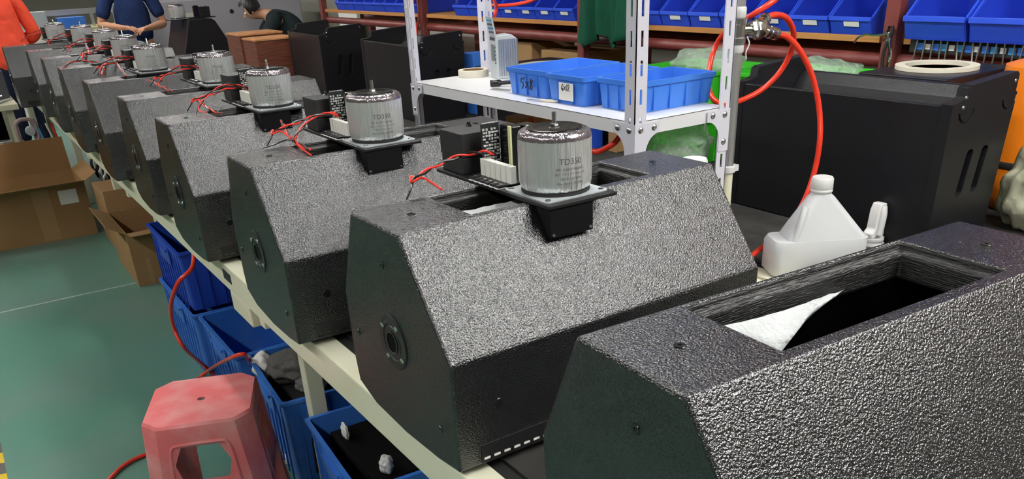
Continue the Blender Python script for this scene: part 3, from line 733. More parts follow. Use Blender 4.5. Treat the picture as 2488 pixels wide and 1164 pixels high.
cxs = xq(2117, 590); z5 = at(2115, 598, y=1.36).z - BZ
bm = bmesh.new(); add_lathe(bm, [(.030, 0), (.034, .004), (.040, z5-.075), (.034, z5-.05), (.026, z5-.034), (.024, z5)], 28, (cxs,0,0)); obj('bottle', bm, hdpe, t, smooth=True, ang=50)
bm = bmesh.new(); add_lathe(bm, [(.029, z5-.034), (.031, z5-.030), (.030, z5+.006), (.026, z5+.011), (.0255, z5+.015), (.032, z5+.022), (.032, z5+.028)], 40, (cxs,0,0), wob=lambda k, j: .02*(k % 2) if j < 3 else 0); obj('collar', bm, cap_white, t, smooth=True, ang=40)
zz = z5+.028
bm = bmesh.new(); add_prism(bm, [(-.026,0),(.029,0),(.031,.014),(.022,.026),(.024,zt-zz-.010),(.025,zt-zz),(.002,zt-zz+.002),(-.008,zt-zz-.018),(-.013,.026),(-.028,.014)], (cxs,-.016,zz), (1,0,0), (0,0,1), (0,.032,0)); obj('spray_head', bm, cap_white, t, bevel=.004, seg=3, smooth=True)
bm = bmesh.new(); add_tube(bm, smooth_path([V(cxs+.012,-.014,zt-.008), V(cxs+.006,-.021,zt-.032), V(cxs-.002,-.022,zz+.010)]), .009, 12); obj('trigger', bm, cap_white, t, smooth=True)
# small bottle with blue label and round tub by the pipe
p0 = V(1.735, 1.60, BZ)
t = thing('glue_bottle', 'small bottle with blue body standing at the foot of the galvanised pipe', 'bottle', p0)
bm = bmesh.new(); add_lathe(bm, [(.022, 0), (.025, .003), (.025, .10), (.02, .112), (.009, .12)], 24); obj('bottle', bm, bin_deep, t, smooth=True, ang=50)
bm = bmesh.new(); add_lathe(bm, [(.012, .118), (.012, .135), (.008, .138), (.005, .165), (.0001, .167)], 18); obj('nozzle', bm, tape_m, t, smooth=True, ang=50)
q0 = at(1690, 386, z=BZ+.385)
t = thing('round_tub', 'white lidded tub showing behind the first loaded cabinet', 'tub', (1.395, 1.385, BZ+.0005))
bm = bmesh.new(); add_lathe(bm, [(.024, 0), (.027, .004), (.028, .325)], 30); obj('tub', bm, hdpe, t, smooth=True, ang=50)
bm = bmesh.new(); add_lathe(bm, [(.030, .323), (.031, .342), (.028, .348), (.0001, .349)], 30); obj('lid', bm, cap_white, t, smooth=True, ang=40)
def bag(name, label, c, r, seed, m=clearbag, squash=1., parent=None):
    bm = bmesh.new(); bmesh.ops.create_icosphere(bm, subdivisions=4, radius=1); rng = random.Random(seed)
    ph = [rng.uniform(0, 6.28) for _ in range(9)]
    for v in bm.verts:
        d = v.co.copy(); k = 1 + .10*sin(5*d.x+ph[0])*sin(4*d.y+ph[1]) + .07*sin(9*d.z+ph[2]+3*d.x) + .05*sin(13*d.y+ph[3]+5*d.z)
        v.co = V(d.x*r[0]*k, d.y*r[1]*k, max(d.z*r[2]*k, -r[2]*.86))
    o = obj(name, bm, m, smooth=True, ang=80); o.location = V(*c) + V(0, 0, r[2]*.86); return tag(o, label, 'bag')
bag('plastic_bag', 'clear crumpled plastic bag stuffed under the end of the white shelf', (1.565, 1.625, BZ+.2665), (.105, .075, .062), 1)
bxo_ = tag(bxo('board_box', (1.49, 1.555, BZ+.0005), (1.638, 1.70, BZ+.266), matt_black, bevel=.004), 'plain black box holding the clear bag under the white shelf', 'box')
tag(bxo('wood_offcut', (1.44, 2.18, BZ+.0005), (1.60, 2.26, BZ+.34), plywood, bevel=.002), 'upright plywood offcut under the white shelf', 'board')

# ------------------------------------------------------------------ line array boxes on the far bench
def make_la(W_=.30, L_=.73, H_=.40):
    t = thing('line_array_box', 'x', 'speaker cabinet')
    E = .032
    def prof(h): return [(0, 0), (W_*.93, 0), (W_, h), (.0, h)]
    bm = bmesh.new()
    add_prism(bm, [(.0, 0), (W_*.93, 0), (W_*.985, H_), (W_*.985-.018, H_), (W_*.72, H_-.075), (W_*.28, H_-.075), (.018, H_-.012), (0, H_-.012)], (0, E, 0), (1,0,0), (0,0,1), (0, L_-2*E, 0))
    obj('box', bm, paint_la, t, bevel=.003)
    cheeks = []
    for y, s in ((0, -1), (L_-E, 1)):
        h = H_ + .045
        P = [(-.001, 0), (W_*.93+.001, 0), (W_+.004, h-.055), (W_-.006, h-.05), (W_-.004, h-.008), (W_-.014, h), (.075, h-.012), (.062, h-.018), (.058, h-.042), (.036, h-.048), (-.001, h-.052)]
        bm = bmesh.new(); add_prism(bm, P, (0, y, 0), (1,0,0), (0,0,1), (0, E, 0)); ck = obj('end_cheek', bm, paint_la, t)
        cs = []
        for cx in (W_*.36, W_*.60):
            bm = bmesh.new(); yy = -.01 if s < 0 else L_-E*.55
            add_prism(bm, [(cx+a+.02*(b+.06)/.12, .20+b) for a, b in rrect(.030, .125, .013)], (0, yy, 0), (1,0,0), (0,0,1), (0, .01+E*.55, 0)); cs.append(obj('c', bm, void))
        for cx, cz in ((.070, H_-.028), (W_-.03, H_-.018)):
            bm = bmesh.new(); Rr = .036; arc = [rad(a) for a in range(190, 361, 17)]
            P2 = [(cx+Rr*cos(a), cz+Rr*sin(a)) for a in arc] + [(cx+(Rr-.006)*cos(a), cz+(Rr-.006)*sin(a)) for a in reversed(arc)]
            yy = -.005 if s < 0 else L_-.006
            add_prism(bm, P2, (0, yy, 0), (1,0,0), (0,0,1), (0, .011, 0)); cs.append(obj('c', bm, void))
        cut(ck, cs)
        b = ck.modifiers.new('edge', 'BEVEL'); b.width = .003; b.segments = 2; b.limit_method = 'ANGLE'; b.angle_limit = rad(25)
        for cx, cz in ((.055, H_+.004), (.050, H_-.02), (W_-.02, H_+.022)):
            bm = bmesh.new(); add_lathe(bm, [(.0001, -.003), (.004, -.0025), (.0055, 0)], 10, (cx, 0 if s < 0 else E, cz), 'y')
            if s < 0: obj('rigging_bolt', bm, chrome, t, smooth=True)
            else: bm.free()
    bm = bmesh.new(); n = 14
    for k in range(n):                            # horn flare between the cheeks
        a0 = k/n; a1 = (k+1)/n
        f = lambda a: (V(.03 + (W_-.06)*a, 0, H_-.072 + .052*abs(2*a-1)**1.6))
        p, q = f(a0), f(a1)
        vs = [bm.verts.new(v) for v in (p+V(0,E+.05,0), q+V(0,E+.05,0), q+V(0,L_-E-.05,0), p+V(0,L_-E-.05,0), p+V(0,E+.05,-.004), q+V(0,E+.05,-.004), q+V(0,L_-E-.05,-.004), p+V(0,L_-E-.05,-.004))]
        for fc in ((0,1,2,3),(7,6,5,4),(0,4,5,1),(3,2,6,7),(0,3,7,4),(1,5,6,2)): bm.faces.new([vs[i] for i in fc])
    obj('horn_flare', bm, matt_black, t)
    return t
paint_la = mat('black_fine_paint', (.009, .009, .011), .36, spec=.35, bump=(300, .5, .0008))
la = make_la(); las = [la, copy_tree(la), copy_tree(la)]
for o, (x, y, a, lb) in zip(las, ((2.13, 1.215, 0, 'large black line array box standing behind the white plastic jug'),
                                  (2.10, 4.16, -2, 'black line array box seen past the left post of the white rack'),
                                  (2.09, 5.46, -4, 'black line array box beside the walnut boxes'))):
    o.location = (x, y, BZ+.0005); o.rotation_euler = (0, 0, rad(a)); o['label'] = lb; o['group'] = 'line array boxes'

# wedge cabinet, wood boxes and grey cabinets further down the far bench
t = thing('speaker_cabinet', 'black sloping speaker cabinet with a slot handle beside the walnut boxes', 'speaker cabinet', (1.83, 7.80, BZ+.0005))
bm = bmesh.new(); add_prism(bm, [(-.12, 0), (.03, .44), (.22, .44), (.25, .42), (.33, .26), (.34, 0)], (0,0,0), (1,0,0), (0,0,1), (0,.62,0)); bd = obj('cabinet_body', bm, paint_la, t)
bm = bmesh.new(); add_prism(bm, rrect(.11, .05, .012), (.14, -.01, .215), (1,0,0), (0,0,1), (0,.04,0)); cut(bd, [obj('c', bm, void)])
bm = bmesh.new(); add_box(bm, (.085, .0305, .192), (.195, .032, .238)); obj('handle_plate', bm, satin, t)
b = bd.modifiers.new('edge', 'BEVEL'); b.width = .006; b.segments = 2; b.limit_method = 'ANGLE'; b.angle_limit = rad(25)
o = copy_tree(m_full); o.location = (1.93, 8.0, BZ+.4407); o.rotation_euler = (0, 0, rad(-75))
for k in list(o.children):
    if k.name.startswith(('red_lead', 'black_lead', 'terminal_box')):
        for g in list(k.children): bpy.data.objects.remove(g)
        bpy.data.objects.remove(k)
o['label'] = 'amplifier module with transformer lying on the sloping slot handled cabinet'; o['group'] = 'amplifier modules on the cabinets'
for x0, x1, y0, y1, h, lb in ((1.93, 2.24, 6.30, 6.60, .345, 'walnut veneered box with a light wood top nearest the line array boxes'), (1.93, 2.26, 6.66, 7.0, .365, 'taller walnut veneered box with light top beside the sloping cabinet')):
    t = thing('wooden_box', lb, 'wooden box', ((x0+x1)/2, (y0+y1)/2, BZ+.0005), 0, 'walnut boxes')
    a, b = (x1-x0)/2, (y1-y0)/2
    bxo('carcass', (-a, -b, 0), (a, b, h-.014), walnut, t, bevel=.002); bxo('top_board', (-a-.004, -b-.004, h-.0135), (a+.004, b+.004, h), walnut_top, t, bevel=.002)
t = thing('grey_cabinet', 'large grey coated cabinet shell behind the sloping cabinet', 'cabinet', (1.75, 9.95, 0))
bxo('shell', (0, 0, 0), (1.9, .7, 1.28), grey_box, t, bevel=.01)
for x, z in ((.5, 1.1), (1.1, 1.14), (1.6, 1.1)): cyo('fixing_hole', (x, 0, z), .022, -.004, rubber, t, axis='y')
for k in range(3): bxo('shelf_edge', (.1+.6*k, -.012, .55), (.62+.6*k, 0, .60), steel, t)
# ------------------------------------------------------------------ wall rack with pick bins
WX = 3.0
wr = thing('wall_rack', 'maroon steel rack with plywood shelves along the wall', 'rack', (0,0,0))
POSTS = (.1, 1.99, 3.86, 5.72, 7.62)
for y in POSTS:
    for x in (WX-.03, WX+.42): bxo('post', (x, y-.028, 0), (x+.05, y+.028, 2.3), maroon, wr, bevel=.004)
for zz in (1.105, .55):
    for x in (WX+.02, WX+.40): 
        bm = bmesh.new(); add_tube(bm, [(x, .1, zz), (x, 7.62, zz)], .026, 12); obj('rail', bm, maroon, wr, smooth=True)
for a, b in zip(POSTS, POSTS[1:]):
    bxo('shelf_board', (WX-.01, a+.05, 1.168), (WX+.45, b-.05, 1.192), plywood, wr, bevel=.002)
    bxo('lower_board', (WX-.01, a+.05, .58), (WX+.45, b-.05, .60), plywood, wr, bevel=.002)
    bxo('upper_board', (WX-.01, a+.05, 1.62), (WX+.45, b-.05, 1.645), plywood, wr, bevel=.002)
def pick_bin(w=.186, d=.30, h=.165, lip=.062):
    t = thing('pick_bin', 'x', 'bin'); th = .003
    bm = bmesh.new(); P = [(0, 0), (-.02, lip), (.0, lip), (.105, h), (d, h), (d, 0)]
    for y in (-w/2, w/2-th): add_prism(bm, P, (0, y, 0), (1,0,0), (0,0,1), (0, th, 0))
    add_prism(bm, [(0, 0), (-.02, lip), (-.02+th, lip), (th, 0)], (0, -w/2+th, 0), (1,0,0), (0,0,1), (0, w-2*th, 0))
    add_box(bm, (th, -w/2+th, 0), (d-th, w/2-th, th)); add_box(bm, (d-th, -w/2+th, 0), (d, w/2-th, h))
    obj('tray', bm, bin_deep, t)
    bm = bmesh.new(); add_box(bm, (-.026, -w/2, lip-.012), (-.018, w/2, lip+.003)); obj('front_lip', bm, bin_blue2, t, bevel=.001)
    bm = bmesh.new(); add_prism(bm, [(-.001, .004), (-.021, lip-.012), (-.017, lip-.012), (.003, .004)], (0, -w/2+.004, 0), (1,0,0), (0,0,1), (0, w-.008, 0)); obj('front_panel', bm, bin_blue2, t)
    for y in (-w/2-.0008, w/2-.0042):
        bm = bmesh.new(); add_prism(bm, [(-.018, lip), (-.008, lip), (.105, h-.006), (.105, h+.003), (.095, h+.002)], (0, y, 0), (1,0,0), (0,0,1), (0, .005, 0)); obj('side_rim', bm, bin_blue2, t)
    return t
bin_blue2 = mat('bright_blue_polypropylene', (.028, .085, .66), .35)
pb0 = pick_bin(); used = False
NTH = ['first', 'second', 'third', 'fourth', 'fifth', 'sixth', 'seventh', 'eighth', 'ninth', 'tenth', 'eleventh', 'twelfth', 'thirteenth', 'fourteenth', 'fifteenth']
def put_bin(y, label_card, where, x=WX-.005, s=1.0, z=1.1925):
    global used
    o = copy_tree(pb0) if used else pb0; used = True
    o.location = (x, y, z); o.scale = (s, s, s)
    if label_card:
        bm = bmesh.new(); add_prism(bm, [(-.0205, .030), (-.0270, .048), (-.0262, .048), (-.0197, .030)], (0.004, -.042, 0), (1,0,0), (0,0,1), (0, .068, 0)); obj('name_card', bm, paper, o)
        o['label'] = 'blue pick bin with a white card, ' + where; o['group'] = 'carded pick bins on the wall rack'
    else: o['label'] = 'blue pick bin without a card, ' + where; o['group'] = 'plain pick bins on the wall rack'
for k in range(4): put_bin(1.79 - .24*k, False, NTH[k] + ' large bin over the tool rail', x=WX-.06, s=1.22)
for k in range(7): put_bin(2.17 + .194*k, k not in (6,), NTH[k] + ' smaller bin from the post with the pliers')
for k in range(2): put_bin(3.535 + .188*k, True, NTH[k] + ' bin behind the dark green garment')
for k in range(7): put_bin(4.02 + .19*k, k not in (5, 6), NTH[k] + ' bin from the garment towards the hanging wires')
for k in range(8): put_bin(5.86 + .19*k, False, NTH[k] + ' bin past the post with hanging wires')
# tool rail with hanging drivers
t = thing('tool_rail', 'black tool rail with blue print fixed under the large pick bins', 'tool rail', (WX-.022, 0, 1.166))
bxo('bar', (-.006, 1.42, -.020), (.0115, 1.90, .022), matt_black, t)
for k in range(13): 
    y = 1.86 - .030*k
    if k % 3 != 1: bxo('print_block', (-.0068, y-.012, -.010), (-.0061, y+.012, .012), blue_print if k % 2 else bin_blue, t)
    else: bxo('print_block', (-.0068, y-.010, -.008), (-.0061, y+.010, .010), paper, t)
rng = random.Random(2)
for k in range(15):
    y = 1.865 - .0285*k + rng.uniform(-.004, .004); a = rng.uniform(-.02, .02); top = .02 + .03*rng.random()*(1 if k % 3 == 0 else .2)
    bm = bmesh.new(); add_tube(bm, [(-.0125, y, 1.166+top), (-.0125, y+a*.3, 1.13), (-.0125, y+a, 1.166-.055-.025*rng.random())], .0028, 6)
    o = obj('hex_driver', bm, steel, smooth=True); o.location = (WX-.022, 0, 0)
    tag(o, NTH[k] + ' thin steel hex driver in the tool rail from the pliers', 'driver', 'hex drivers in the tool rail')
t = thing('pliers', 'silver pliers hanging on the maroon post over the green crates', 'pliers', at(2160, 95, x=WX-.05))
bm = bmesh.new(); add_lathe(bm, [(.0001, -.006), (.010, -.005), (.010, .005), (.0001, .006)], 14, (0,0,0), 'x'); obj('pivot', bm, chrome, t)
for s in (-1, 1):
    bm = bmesh.new(); add_tube(bm, smooth_path([(0, -s*.006, .045), (0, -s*.010, .02), (0, 0, 0), (0, s*.014, -.05), (0, s*.010, -.12)]), .006, 8); obj('arm', bm, chrome if s < 0 else rubber, t, smooth=True)
bm = bmesh.new(); add_tube(bm, smooth_path([(.02, .16, -.02), (0, .13, 0.0), (0, .10, .012), (0, .06, .01), (0, 0, .02)]), .004, 6); obj('tie_wire', bm, steel, t)
# green cloth hung over the rack
t0 = V(WX-.10, 3.66, 0)
bm = bmesh.new(); nu, nv = 40, 16; g = []
for s in (0, 1):
    rows = []
    for i in range(nu+1):
        u = i/nu; row = []
        for j in range(nv+1):
            v = j/nv; y = 3.36 + .44*u; fold = .028*sin(u*19 + .6*sin(v*3)) * (.4+.6*v) + .012*sin(u*43)
            zb = 1.075 + .05*abs(sin(u*6.5 + .6)) + (.03 if .45 < u < .6 else 0)
            z = 1.64 + (zb-1.64)*v
            row.append(bm.verts.new((WX-.085 + fold + s*.005, y + .012*sin(v*4+u*9), z)))
        rows.append(row)
    g.append(rows)
for s in (0, 1):
    for i in range(nu):
        for j in range(nv): bm.faces.new((g[s][i][j], g[s][i+1][j], g[s][i+1][j+1], g[s][i][j+1]))
for i in range(nu):
    for j in (0, nv): bm.faces.new((g[0][i][j], g[0][i+1][j], g[1][i+1][j], g[1][i][j]))
for j in range(nv):
    for i in (0, nu): bm.faces.new((g[0][i][j], g[0][i][j+1], g[1][i][j+1], g[1][i][j]))
tag(obj('hanging_cloth', bm, greencloth, smooth=True, ang=80), 'dark green garment hanging in front of the wall rack', 'cloth')
t = thing('cable_bundle', 'bundle of orange and red wires hanging from a rack post', 'cable', (WX-.06, 5.72, 1.0)); rng = random.Random(9)
for k in range(7):
    y0 = rng.uniform(-.03, .05); 
    bm = bmesh.new(); add_tube(bm, smooth_path([(rng.uniform(-.02,.01), y0, .35), (rng.uniform(-.03,.0), y0+rng.uniform(-.02,.08), .22), (rng.uniform(-.03,0), y0+rng.uniform(.0,.12), .10), (rng.uniform(-.03,0), y0+rng.uniform(.0,.14), .0)]), .007, 6)
    obj('wire', bm, (red_wire, plywood, maroon)[k % 3], t, smooth=True)

# things on the far side of the felt bench
def crate(name, label, x0, x1, y0, y1, z, h, m, group): return tote(name, label, x0, x1, y0, y1, z, h, m, group, rim=.014, cat='crate', th=.004, taper=.012)
crate('plastic_crate', 'bright green crate with a clear bag in it behind the galvanised pipe', 2.46, 2.82, 2.38, 2.80, BZ+.175, .175, green_pl, 'green crates')
crate('plastic_crate', 'bright green crate underneath another green crate beyond the pipe', 2.47, 2.81, 2.39, 2.79, BZ+.0005, .172, green_pl, 'green crates')
crate('plastic_crate', 'bright green crate just behind the large line array box', 2.50, 2.86, 1.78, 2.33, BZ+.175, .180, green_pl, 'green crates')
crate('plastic_crate', 'lower bright green crate hidden behind the large line array box', 2.51, 2.85, 1.79, 2.32, BZ+.0005, .172, green_pl, 'green crates')
bag('plastic_bag', 'clear crumpled plastic bag heaped in the green crate beyond the pipe', (2.62, 2.55, BZ+.285), (.13, .16, .075), 3)
bag('plastic_bag', 'clear plastic bag bulging out of the crate behind the large line array box', (2.68, 2.06, BZ+.295), (.12, .16, .06), 4)
def ring(label, c, r0, r1, h=.012):
    bm = bmesh.new(); add_lathe(bm, [(r0, 0), (r1, 0), (r1, h), (r0, h), (r0, 0)], 48)
    o = obj('gasket_ring', bm, tape_m, smooth=True, ang=40); o.location = c; return tag(o, label, 'ring', 'white rings')
for x0, x1, y0, y1, h, lb in ((2.50, 2.90, 1.46, 1.765, .395, 'black box under the white ring beneath the tool rail'), (2.42, 2.90, 2.88, 3.42, .29, 'black box with a white ring beyond the green crates'), (2.40, 2.90, 3.48, 4.05, .27, 'wide black box below the dark green garment')):
    t = thing('driver_box', lb, 'box', ((x0+x1)/2, (y0+y1)/2, BZ+.0005), 0, 'black boxes on the felt bench'); a, b = (x1-x0)/2, (y1-y0)/2
    bxo('case', (-a, -b, 0), (a, b, h), paint_la, t, bevel=.004)
    for y in (-b*.6, b*.6): bm = bmesh.new(); add_lathe(bm, [(.0001,-.003),(.006,-.0025),(.008,0)], 10, (-a, y, h*.8), 'x'); obj('case_bolt', bm, chrome, t, smooth=True)
ring('cream white gasket ring lying on the black box beneath the tool rail', (2.70, 1.62, BZ+.3965), .095, .125, .012)
ring('cream white gasket ring lying on the black box beyond the green crates', (2.64, 3.17, BZ+.2915), .10, .15)
ring('cream white gasket ring lying on the black box below the green garment', (2.62, 3.70, BZ+.2715), .10, .15)
t = thing('spare_crate', 'small blue crate seen past the rear post of the white rack', 'crate', (2.5, at(1158, 165, x=2.5).y, BZ+.0005)); a = .09
for k in range(3): bxo('stacked_tray', (-.05, -.05, .11*k), (.05, .05, .11*k+.104), bin_blue, t, bevel=.004)
tag(bxo('tilted_tray', (2.22, 2.93, BZ+.0005), (2.38, 3.22, BZ+.26), crate_royal, bevel=.006), 'dark blue upright tray beside the green crates', 'tray')
tag(bxo('cardboard_box', (2.36, 2.815, BZ+.0005), (2.52, 2.872, BZ+.25), carton, bevel=.002), 'small brown cardboard box beside the green crates', 'box')
tag(bxo('cardboard_box', (WX+.05, 3.95, .6005), (WX+.40, 4.35, 1.02), carton, bevel=.003), 'brown cardboard box on the lower plywood board under the wires', 'box')
tag(bxo('cardboard_box', (WX+.05, 4.45, .6005), (WX+.38, 4.95, 1.05), carton, bevel=.003), 'wider brown cardboard box on the lower plywood board', 'box')
# orange drum, sack
t = thing('orange_drum', 'glossy orange round drum with black rim behind the large line array box', 'drum', (2.785, 1.30, BZ+.0005))
bm = bmesh.new(); add_lathe(bm, [(.125, 0), (.132, .01), (.136, .10), (.137, .20), (.133, .30), (.128, .42), (.10, .43), (.0001, .43)], 40); obj('barrel', bm, orange, t, smooth=True, ang=50)
bm = bmesh.new(); add_lathe(bm, [(.1385, .13), (.141, .135), (.141, .145), (.1385, .15)], 40); obj('hoop', bm, rubber, t, smooth=True)
bm = bmesh.new(); add_tube(bm, smooth_path([(-.10, -.09, .40), (-.085, -.115, .30), (-.04, -.137, .22), (.02, -.142, .17)]), .006, 8); obj('black_cord', bm, rubber, t, smooth=True)
bag('cloth_sack', 'crumpled off white cloth sack standing behind the empty cabinet', (2.54, 1.165, BZ+.0005), (.085, .085, .125), 8, sack_m)
bag('cloth_sack', 'low folded off white cloth beside the standing sack', (2.47, 1.06, BZ+.0005), (.035, .04, .04), 11, sack_m)

# ------------------------------------------------------------------ under the bench
def under(label, x0, x1, y0, y1, z, h, m, rz=0, content=None):
    t = tote('storage_crate', label, x0, x1, y0, y1, z, h, m, 'blue crates under the workbench', rim=.016, cat='crate', th=.004, taper=.014, handle=True)
    t.rotation_euler = (0, 0, rad(rz)); return t
under('deep blue crate stacked on another crate beneath the workbench', .565, .98, 3.36, 3.93, .2855, .255, crate_royal)
under('scuffed blue crate carrying the deep blue crate', .560, .985, 3.33, 3.93, 0.0005, .284, crate_blue)
under('empty open blue crate beneath the workbench beside the stacked pair', .575, .98, 2.78, 3.28, 0.0005, .30, crate_blue)
under('blue crate with grey foam and a rag hanging over its rim', .595, 1.0, 2.285, 2.74, 0.0005, .315, crate_blue, -4)
under('light blue crate holding a black box behind the red stool', .600, 1.02, 1.71, 2.185, 0.0005, .30, bin_blue, -4)
def lump(name, label, c, r, seed, m, cat): o = bag(name, label, c, r, seed, m); o['category'] = cat; return o
tag(bxo('black_slab', (.66, 2.31, .02), (.96, 2.68, .245), matt_black, bevel=.004), 'black panel lying inside the blue crate with the rag', 'slab')
lump('grey_rag', 'grey crumpled foam rag on the black panel in a blue crate', (.72, 2.60, .247), (.085, .085, .055), 21, foam, 'rag')
lump('white_rag', 'small white cloth rag on the rim of a blue crate', (.645, 2.67, .247), (.035, .05, .05), 22, paper, 'rag')
lump('grey_rag', 'pale grey folded cloth on the black panel beside the leg', (.74, 2.46, .247), (.05, .055, .03), 23, foam, 'rag')
tag(bxo('black_box', (.675, 1.80, .02), (.955, 2.15, .255), void, bevel=.004), 'black box inside the light blue crate', 'box')
lump('white_scrap', 'curled white scrap on the black box in the light blue crate', (.70, 2.08, .256), (.008, .022, .03), 24, paper, 'scrap')
lump('grey_rag', 'grey cloth roll on the black box in the light blue crate', (.87, 1.87, .256), (.08, .055, .045), 25, foam, 'rag')
lump('white_scrap', 'white twist of paper at the corner of the light blue crate', (.72, 1.835, .256), (.02, .02, .03), 26, paper, 'scrap')
lump('paper_scrap', 'torn white paper scrap on the floor by the red stool', at(705, 1118, z=0), (.035, .03, .012), 27, paper, 'scrap')
# open cartons
def open_carton(label, x0, x1, y0, y1, h, flaps, rz=0, sticker=False):
    t = thing('carton', label, 'carton', ((x0+x1)/2, (y0+y1)/2, .0005), rad(rz)); a, b = (x1-x0)/2, (y1-y0)/2; th = .006
    bm = bmesh.new(); add_box(bm, (-a,-b,0), (a,b,th))
    for p, q in (((-a,-b,th),(a,-b+th,h)), ((-a,b-th,th),(a,b,h)), ((-a,-b+th,th),(-a+th,b-th,h)), ((a-th,-b+th,th),(a,b-th,h))): add_box(bm, p, q)
    obj('box_walls', bm, carton, t)
    for side, ang, ln in flaps:
        bm = bmesh.new(); ca, sa = cos(rad(ang)), sin(rad(ang))   # 90 upright, 180 folded right out
        d, e, hw = {'n': (V(0,1,0), V(1,0,0), a), 's': (V(0,-1,0), V(1,0,0), a), 'w': (V(-1,0,0), V(0,1,0), b), 'e': (V(1,0,0), V(0,1,0), b)}[side]
        base = d*(b if side in 'ns' else a) + V(0,0,h+.001); up = d*(-ca) + V(0,0,sa); nrm = d*sa + V(0,0,ca)
        add_prism(bm, [(-hw+.004, 0), (hw-.004, 0), (hw-.01, ln), (-hw+.01, ln)], base - nrm*.002, e, up, nrm*.004); obj('flap', bm, carton, t)
    bxo('tape_strip', (a*.35, -b-.0006, .01), (a*.55, -b, h-.01), carton_tape, t); bxo('tape_strip', (-a*.55, -b-.0006, .01), (-a*.40, -b, h*.5), carton_tape, t)
    if sticker: bxo('white_sticker', (a-.17, -b-.0008, h-.12), (a-.06, -b-.0001, h-.03), paper, t)
    return t
open_carton('big open brown carton with a white sticker on the green floor', -.42, .572, 6.07, 6.62, .345, [('n', 80, .23), ('s', 165, .16), ('w', 120, .2), ('e', 150, .10)], 0, True)
open_carton('narrow open brown carton beside the blue crates under the workbench', .572, .86, 4.74, 5.30, .30, [('w', 150, .10), ('n', 100, .12), ('s', 175, .12)])
tag(bxo('carton', (.60, 5.44, .0005), (.95, 5.95, .36), carton, bevel=.004), 'closed brown carton in the shade under the workbench', 'carton')
open_carton('tall brown carton standing at the edge of the big carton', -.78, -.44, 5.7, 6.05, .62, [('e', 110, .12), ('s', 100, .14)])
# cables and a clamp trolley behind the carton
t = thing('cable_coil', 'tangled coil of black cable hanging below the workbench', 'cable', (.72, 6.30, 0)); rng = random.Random(4)
for k in range(9):
    P = []; c = V(.02+rng.uniform(-.04,.06), rng.uniform(-.16,.16), .40+rng.uniform(-.08,.10)); r = rng.uniform(.08, .16); f = rng.uniform(0, 6)
    for i in range(19):
        a = f + 2*pi*i/18*1.0; P.append(c + V(.03*sin(3*a), r*cos(a), r*1.25*sin(a)))
    bm = bmesh.new(); add_tube(bm, P, .008, 6, cap=False); obj('cable_loop', bm, black_wire if k % 4 else ceramic, t, smooth=True)
bm = bmesh.new(); add_tube(bm, smooth_path([(.03, 0, .52), (.035, .02, .6), (.03, .05, .66)]), .008, 6); obj('cable_tail', bm, black_wire, t)
t = thing('clamp_stand', 'pink grey clamp ring on a stand behind the big carton', 'stand', (.40, 7.15, 0))
bm = bmesh.new(); add_tube(bm, [(.05, 0, 0), (.05, 0, .64)], .018, 12); obj('stem', bm, grey_box, t, smooth=True)
bm = bmesh.new(); add_prism(bm, rrect(.26, .03, .01), (.05, 0, 0), (1,0,0), (0,1,0), (0,0,.02)); add_prism(bm, rrect(.03, .26, .01), (.05, 0, .0), (1,0,0), (0,1,0), (0,0,.02)); obj('foot', bm, grey_box, t)
bm = bmesh.new(); rr = rrect(.13, .17, .05, 6); add_tube(bm, [V(.0+a, -.03, .56+b) for a, b in rr + rr[:1]], .014, 8, cap=False); obj('clamp_ring', bm, mat('pink_grey_paint', (.42, .30, .30), .5), t, smooth=True)
bm = bmesh.new(); add_lathe(bm, [(.0001,-.05),(.03,-.05),(.035,-.02),(.03,0),(.0001,0)], 18, (.02, 0, .56), 'y'); obj('clamp_knob', bm, device_m, t, smooth=True)
for k in range(4):
    bm = bmesh.new(); add_tube(bm, smooth_path([(.07+.03*k, -.03, .60), (.09+.03*k, -.05, .48), (.10+.03*k, -.02, .34), (.10+.03*k, 0, .2)]), .008, 6); obj('hung_cable', bm, (blue_print, black_wire, ceramic, red_wire)[k], t)
t = thing('power_strip', 'grey power strip lying on cartons behind the big carton', 'power strip', (.16, 6.93, .0005))
bxo('stand_box', (-.16, -.1, 0), (.12, .1, .50), void, t); bxo('strip', (-.12, -.035, .5005), (.12, .035, .545), steel, t, bevel=.01); bxo('socket', (-.06, -.036, .51), (.06, -.0352, .53), paper, t)

# neighbouring bench across the aisle, far left
t = thing('side_table', 'cream edged table with black speaker boxes across the aisle', 'table', (-.62, 7.25, 0))
bxo('table_top', (-.6, 0, .70), (1.02, 1.3, .74), cream, t, bevel=.004)
for x in (-.55, .93):
    for y in (.05, 1.2): bxo('leg', (x, y, 0), (x+.05, y+.05, .6995), cream, t)
bxo('back_panel', (-.45, .5, .05), (.92, .55, .6995), void, t)
for x0, x1, z0, h, lb in ((-.15, .385, .7405, .20, 'dark grey box at the bottom of a stack on the side table'), (-.15, .375, .941, .19, 'dark grey box in the middle of a stack on the side table'), (-.15, .345, 1.1315, .12, 'dark grey box at the top of a stack on the side table')):
    tag(bxo('equipment_case', (x0, 7.62, z0), (x1, 8.1, z0+h), mat('slate_case', (.045, .047, .055), .6), bevel=.006), lb, 'case', 'cases on the side table')
t = thing('hand_tools', 'small heap of metal tools on the edge of the side table', 'tools', (.27, 7.38, .7405)); rng = random.Random(6)
for k in range(6):
    a = rng.uniform(-.8, .8); c = V(rng.uniform(-.08,.08), rng.uniform(-.05,.05), .008+.008*k); d = V(cos(a), sin(a), .15)*.07
    bm = bmesh.new(); add_tube(bm, [c-d, c+d], .006, 6); obj('tool', bm, (steel, rubber)[k % 2], t)
